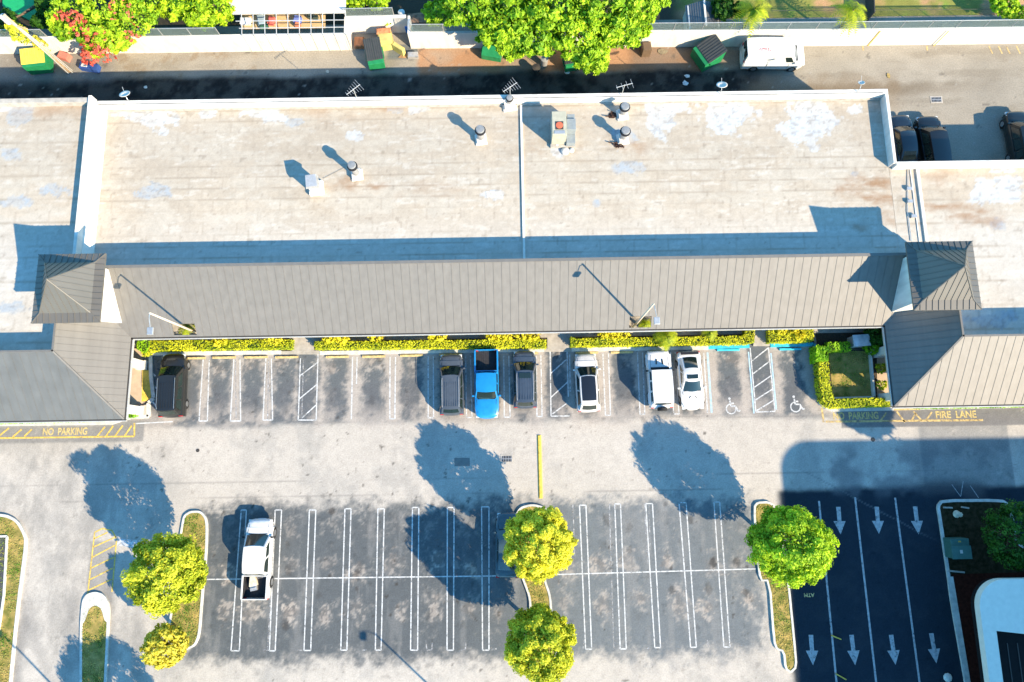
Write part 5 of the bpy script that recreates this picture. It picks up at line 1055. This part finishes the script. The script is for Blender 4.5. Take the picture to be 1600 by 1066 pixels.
bigtree([(735,5,5,2.4,2.2,1.6),(800,20,5.2,3.0,2.6,1.8),(870,5,6,3.2,2.6,2),(950,10,5.6,3.2,2.5,1.8),(1000,-5,5.4,2.2,2.0,1.6),(830,55,4.6,2.4,1.9,1.5),(910,62,4.6,2.5,2.0,1.6),(925,90,4.2,1.5,1.2,1.2),(780,45,4.6,2.0,1.7,1.3),(975,45,4.8,2.0,1.6,1.3),(800,75,4,1.2,.9,1)], 'green', 'very large bright green tree spreading over the alley wall in the top centre', 'spreading_tree', P(860,20)[:2], 4200, .19)
bigtree([(115,20,3.6,2.0,1.9,1.4),(165,10,3.8,2.2,2.0,1.5),(205,30,3.6,2.0,1.7,1.3),(150,50,3.2,1.9,1.5,1.2),(180,62,3.0,1.4,1.1,1),(100,45,3,1.2,1.1,.9),(150,80,2.4,.8,.6,.6),(215,-5,3.6,1.8,1.6,1.2)], 'green', 'sprawling bush with green leaves and red blossom in the top left yard', 'flowering_bush', P(165,45)[:2], 3000, .15,
        extra=[(95,24,4.6,.35,130),(115,30,4.7,.5,260),(125,45,4.2,.6,160),(145,72,3.2,.8,380),(142,88,2.4,.6,420),(168,85,2.2,.6,220),(205,50,4,.6,90),(190,15,4.8,.8,90),(160,66,3.6,.7,150)], cat='bush')
bigtree([(275,8,2.6,1.5,1.4,1.1),(305,12,2.8,1.6,1.6,1.2),(338,8,2.8,1.5,1.5,1.2),(320,28,2.4,1.2,1.0,.9)], 'limeg', 'yellow-green bushy tree between the flowering bush and the white porch', 'bushy_tree', P(305,25)[:2], 2600, .16)
bigtree([(555,0,2.2,1.0,.8,.8),(590,0,2.4,1.0,.9,.8)], 'limeg', 'yellow-green shrubs right of the white porch roof at the top edge', 'bushy_tree', P(572,5)[:2], 1500, .14, cat='bush')
bigtree([(680,22,2.6,1.1,1.0,.8)], 'green', 'small light green shrub left of the big tree behind the fence', 'bushy_tree', P(680,28)[:2], 1500, .14, cat='bush')
bigtree([(1575,12,1.6,1.0,.9,.7),(1558,3,1.6,.6,.9,.6),(1590,22,1.4,.9,.6,.6)], 'green', 'curved green bush on the lawn at the top right corner', 'bushy_tree', P(1575,18)[:2], 1300, .12, cat='bush')
bigtree([(1130,12,2.2,.9,1.2,.9),(1155,15,2.0,.5,.6,.6)], 'dark', 'dark shaded bush right of the garden shed', 'bushy_tree', P(1135,20)[:2], 1500, .15, cat='bush')
bigtree([(606,32,1.2,.5,.4,.4)], 'green', 'small weed growing on the recess wall', 'wall_weed', P(606,44)[:2], 500, .1, cat='plant')
bigtree([(72,8,2.2,.9,1.0,.8),(66,32,1.6,.9,.7,.6),(10,35,1.2,.8,1.2,.6)], 'dark', 'dark green bushes beside the green tarp in the top left yard', 'bushy_tree', P(70,15)[:2], 1500, .14, cat='bush')
palm(1178,15,3.6,1.9,'yellow-green palm behind the fence right of the garden shed', 16, grp='back yard palms'); palm(1333,16,3.6,1.7,'green palm behind the fence above the long bright alley wall', 16, 'palm', grp='back yard palms')
q = MB(); c = P(35,8,.05); a_ = [(c[0]-1.6,c[1]-.2),(c[0]+.9,c[1]-1.6),(c[0]+1.6,c[1]-1.0),(c[0]+.6,c[1]+3),(c[0]-1.8,c[1]+3)]
q.prism(a_, 0, .25); tag(q.build('green_tarp', mat('green_tarp', (.01,.30,.10), .6, var=.1)), 'bright green tarp on the ground in the top left yard', 'tarp')
# porch
A0 = P(360,47,2.0); c0 = P(363,22,2.9); c1 = P(540,20,2.9); t = empty('screen_porch', (c0[0],c0[1],0), 0, 'white roofed porch with open white frame at the top left centre', 'porch')
def L_(p): return Vector((p[0]-c0[0], p[1]-c0[1], p[2]))
q = MB(); q.add([L_(c0), L_(c1), L_(P(541,-60,3.1)), L_(P(340,-60,3.1))], [(0,1,2,3)]); o = q.build('roof', M['white'], t); m_ = o.modifiers.new('s','SOLIDIFY'); m_.thickness = .1
q = MB(); e0 = L_(P(378,54,2.4)); e1 = L_(P(540,52,2.4))
n = 9
for i in range(n+1):
    a = L_(c0).lerp(L_(c1), .08+.92*i/n); b = e0.lerp(e1, i/n); q.bar(a, b, .05)
    q.bar(b, Vector((b.x,b.y,0)), .06)
for f_ in (0,.35,.7,1): q.bar(L_(c0).lerp(e0, f_), L_(c1).lerp(e1, f_), .05)
q.build('frame', M['alu'], t)
q = MB(); q.add([L_(P(378,45,1.5)), L_(P(508,43,1.5)), L_(P(508,10,1.5)), L_(P(378,12,1.5))], [(0,1,2,3)]); o = q.build('deck', M['wood'], t); m_ = o.modifiers.new('s','SOLIDIFY'); m_.thickness = .1
def clutter(px, py, w, l, h, col, nm, label, z=1.52): sbox(nm, px, py, random.uniform(-20,20), w, l, h, mat(nm+'_m', col, .7), label, nm.replace('_',' '), z)
clutter(407,30,.6,.9,.4,(.25,.33,.38),'storage_box','grey-blue storage box on the porch deck, left'); clutter(423,31,.5,.7,.35,(.6,.12,.10),'storage_basket','red basket beside the grey-blue box on the porch deck'); clutter(412,40,.7,.3,.3,(.03,.10,.06),'storage_bin','dark green bin in front of the boxes on the porch deck')
clutter(464,29,.6,.6,.4,(.15,.2,.5),'plastic_tub','blue tub in the middle of the porch deck'); clutter(464,37,.4,.35,.4,(.6,.2,.1),'flower_pot','orange pot in front of the blue tub on the porch deck'); clutter(383,32,.9,.6,.25,(.6,.62,.66),'plastic_sheet','crumpled white sheet at the left end of the porch deck'); clutter(488,25,.9,.3,.3,(.04,.06,.05),'tool_chest','black chest at the right of the porch deck')
sbox('blue_chair', 636,38,10,.5,.5,.85,mat('blue_plastic', (.02,.18,.6), .5),'bright blue plastic stool behind the fence left of the big tree','stool'); bin_(627,19,1.0,.28,M['alu'],'pale round bin behind the fence at the top of the recess'); sbox('stone_slab', 655,28,5,2.0,1.0,.3,mat('red_earth', (.28,.16,.10), 1, var=.5),'reddish heap of slabs behind the fence left of the big tree','slabs')
# garden shed with ridge
c = P(1101,26,1.9); t = empty('garden_shed', (c[0],c[1],0), R(1), 'small garden shed with dark metal roof and white ridge behind the fence', 'shed')
q = MB(); q.box(-1.3,1.3,-.9,1.3,0,1.6); q.build('wall', M['alu'], t)
for s in (-1,1):
    q = MB(); q.prism([(0,-1.0),(s*1.45,-1.0),(s*1.45,1.4),(0,1.4)], lambda x, y: 2.05-abs(x)*.42, lambda x, y: 2.1-abs(x)*.42)
    for i in range(1,8): q.bar((s*.18*i,-1.0,2.11-.18*i*.42),(s*.18*i,1.4,2.11-.18*i*.42), .03)
    q.build('roof', mat('dark_corrugated', (.13,.14,.15), .5, .3), t)
q = MB(); q.bar((0,-1.02,2.13),(0,1.42,2.13), .16, .05); q.build('ridge_cap', M['white'], t)
q = MB(); q.prism([(-1.3,-1.3),(1.3,-1.3),(1.3,-.95),(-1.3,-.95)], 0, lambda x, y: .7-.35*abs(x)); tag(q.build('shed_step', M['white'], t), None)
q = MB(); a = P(1354,35); b = P(1354,-30); q.bar((a[0],a[1],.7),(b[0],b[1]+2,.7), .08, 1.4); tag(q.build('yard_fence', M['gutter']), 'dark board fence between two lawns right of the green palm', 'fence')
a = P(1440,30); b = P(1030,35)
q = MB(); a = P(1206,17,.9); b = P(1720,13,.9); q.tube([a,b], .02, 5); tag(q.build('lawn_wire', M['gutter']), 'thin dark wire strung across the lawns behind the fence', 'wire')
# ------------------------------------------------------------------ bank corner at lower right (all in shade)
def raw(pts, h=0): return [P(*p, h)[:2] for p in pts]
isl = [(1520,1150),(1506,1066),(1483,935),(1479,901),(1465,808),(1462,790),(1470,780),(1563,779.5),(1574,786),(1580,800),(1592,860),(1720,880),(1760,1150)]
island(isl, m=GRD, kw=.22, km=M['curb'], n=2)
q = MB(); q.prism(raw([(1486,897),(1640,893),(1700,1150),(1525,1150)]), .1, .125); tag(q.build('mulch_bed', mat('red_mulch', (.045,.012,.008), 1, spec=.05, var=.35, scale=5, det=7)), kind='structure')
q = MB(); A = P(1478,901); Bq = P(1517,1140); q.bar((A[0]+.25,A[1],.07),(Bq[0]+.25,Bq[1],.07), .42, .16); tag(q.build('kerb', M['curb']), kind='structure')
c = P(1500,857,1.0); t = empty('transformer_box', (c[0],c[1],.1), R(0), 'square green transformer cabinet in the shaded corner garden', 'transformer')
q = MB(); q.box(-.66,.72,-.72,.72,0,.95); q.build('cabinet', mat('transformer_green', (.05,.13,.11), .5), t, bevel=.03); q = MB(); q.box(-.70,.76,-.76,.2,.95,1.02); q.build('lid', mat('transformer_lid', (.06,.15,.13), .5), t)
q = MB(); q.box(-.1,.1,.45,.55,.951,.96); q.build('warning_label', M['yellow'], t); q = MB(); q.box(-.1,.1,-.35,-.1,1.021,1.03); q.build('plate', M['alu'], t)
for a, b, lb in (((1474,793),(1488,793.5),'pale concrete strip at the top left of the shaded garden'), ((1502,792.5),(1514,794),'pale concrete strip right of the other strip in the shaded garden'), ((1482,892),(1507,894.5),'long pale strip below the green transformer cabinet')):
    q = MB(); A = P(*a,.15); Bq = P(*b,.15); q.bar((A[0],A[1],.15),(Bq[0],Bq[1],.15), .12, .1); tag(q.build('concrete_strip', M['conc']), lb, 'concrete strip')
c = P(1495,803.5,.2); q = MB(); q.v = []; lathe(q, [(.22,.1),(.3,.18),(.2,.3),(.05,.34)], 9, (c[0],c[1])); lathe(q, [(.15,.1),(.2,.16),(.1,.24)], 7, (c[0]+.3,c[1]-.05)); tag(q.build('limestone_rock', mat('limestone', (.55,.5,.38), .9, var=.2, scale=5)), 'cream rock below the two pale strips in the shaded garden', 'rock')
for pts in (((1478,748),(1502,776),(1506,752)), ((1517,757),(1530,777)), ((1481,742),(1477,750))):
    pass
def round_rect(x0, x1, y0, y1, r, n=10):
    p = [(x0,y0),(x1,y0),(x1,y1)]; p += [(x0+r-r*math.sin(a), y1-r+r*math.cos(a)) for a in [R(90)*i/n for i in range(n+1)]]; return p
hc = 4.6; x0 = P(1531,950,hc)[0]; yt = P(1590,905,hc)[1]
t = empty('drive_through_canopy', (x0+4,yt-4,0), 0, 'white rounded drive-through canopy with dark roof well at the lower right', 'canopy')
def loc(p): return [(x-x0-4, y-yt+4) for x, y in p]
ic = P(1557,986,hc); iw, ih = ic[0]-x0, yt-ic[1]; out = round_rect(x0, x0+14, yt-16, yt, 1.9); inn = [(x0+iw,yt-16+.6),(x0+13,yt-16+.6),(x0+13,yt-4.6),(x0+iw,yt-ih)]
# rim as ring of four bands
q = MB(); q.prism(loc([(x+(.04 if x < x0+7 else 0), y-.04) for x, y in out]), 3.6, 4.05); q.build('roof_deck', mat('roof_well', (.012,.012,.013), .9, spec=.1), t)
q = MB()
L1 = [(x0,yt-16),(x0+iw,yt-16),(x0+iw,yt-ih)]+[p for p in out[3:] if p[1] <= yt-1.9+.02][::-1][:0]
arc = out[3:]                                   # from top edge to left edge
q.prism(loc([(x0,yt-16),(x0+iw,yt-16),(x0+iw,yt-ih),(x0,yt-ih)]), 4.05, hc)
q.prism(loc([(x0,yt-ih+.005),(x0+iw,yt-ih+.005),(x0+2.2,yt-.0)]+arc), 4.05, hc)
q.prism(loc([(x0+iw+.001,yt-ih+.001),(x0+14,yt-ih-1.6),(x0+14,yt),(x0+2.201,yt)]), 4.05, hc)
q.build('roof_rim', mat('pale_canopy_render', (.72,.67,.58), .8, var=.05), t)
q = MB()
for xx in (1.9,2.6): q.box(xx-4-.03, xx-4+.03, -11.5, -.3, 4.05, 4.09)
q.build('roof_pipe', M['gutter'], t)
for cx_, cy_ in ((x0+3.2,yt-4.2),(x0+3.2,yt-12)):
    q = MB(); q.prism(loc([(cx_-.3,cy_-.3),(cx_+.3,cy_-.3),(cx_+.3,cy_+.3),(cx_-.3,cy_+.3)]), .1, 3.6); q.build('column', M['white'], t)
# office block beyond the right edge (throws the rounded shade)
hb = 16.0; kx, ky = 1.72*math.cos(AZ)*hb, 1.72*math.sin(AZ)*hb
ex = P(1223,760)[0]-kx; ey = P(1400,687)[1]-ky
t = empty('office_block', (ex+8,ey-8,0), 0, 'pale rounded office block standing beyond the lower right corner', 'office building')
rr = [(x-ex-8, y-ey+8) for x, y in round_rect(ex, ex+60, ey-60, ey, 2.2)]
q = MB(); q.prism(rr, 0, hb); q.build('wall', M['white'], t)
for fl in range(4):
    q = MB(); q.box(-8.02,-8.001,-50,4,1.0+fl*4,3.2+fl*4); q.build('window', M['glassd'], t)
q = MB(); q.prism([(x*.99,y*.99) for x, y in rr], hb, hb+.1); q.build('roof', M['conc'], t)
# litter and loose specks seen on the alley and drive
for px, py, s in ((886,113,.12),(1075,118,.16),(1070,130,.22),(845,130,.1),(227,136,.1),(114,113,.1),(515,112,.08),(1482,1025,.2)):
    pass
c = P(1481,1059,.1); q = MB(); lathe(q, [(.05,.001),(.3,.02),(.33,.1),(.2,.22),(.05,.25)], 9, (c[0],c[1])); tag(q.build('white_stone', M['white']), 'small white stone on the dark lane beside the kerb at the bottom right', 'stone')
for (a, b, lb) in (((1299,993),(1314,999),'upper yellow rubber lane flap beside the shaded lane line'), ((1306,1053),(1322,1062),'lower yellow rubber lane flap beside the shaded lane line')):
    q = MB(); A = P(*a,.08); Bq = P(*b,.08); q.bar((A[0],A[1],.08),(Bq[0],Bq[1],.08), .08, .12); tag(q.build('lane_marker_bar', M['yellow']), lb, 'lane marker', 'yellow lane marker bars')
# fire-department style white crossing strokes in the shade
q = MB(); pl(q, [(1487,757),(1501,776),(1505,752)], .05); pl(q, [(1516,759),(1529,778)], .05); tag(q.build('scratch_lines', M['fadedpaint']), kind='structure')
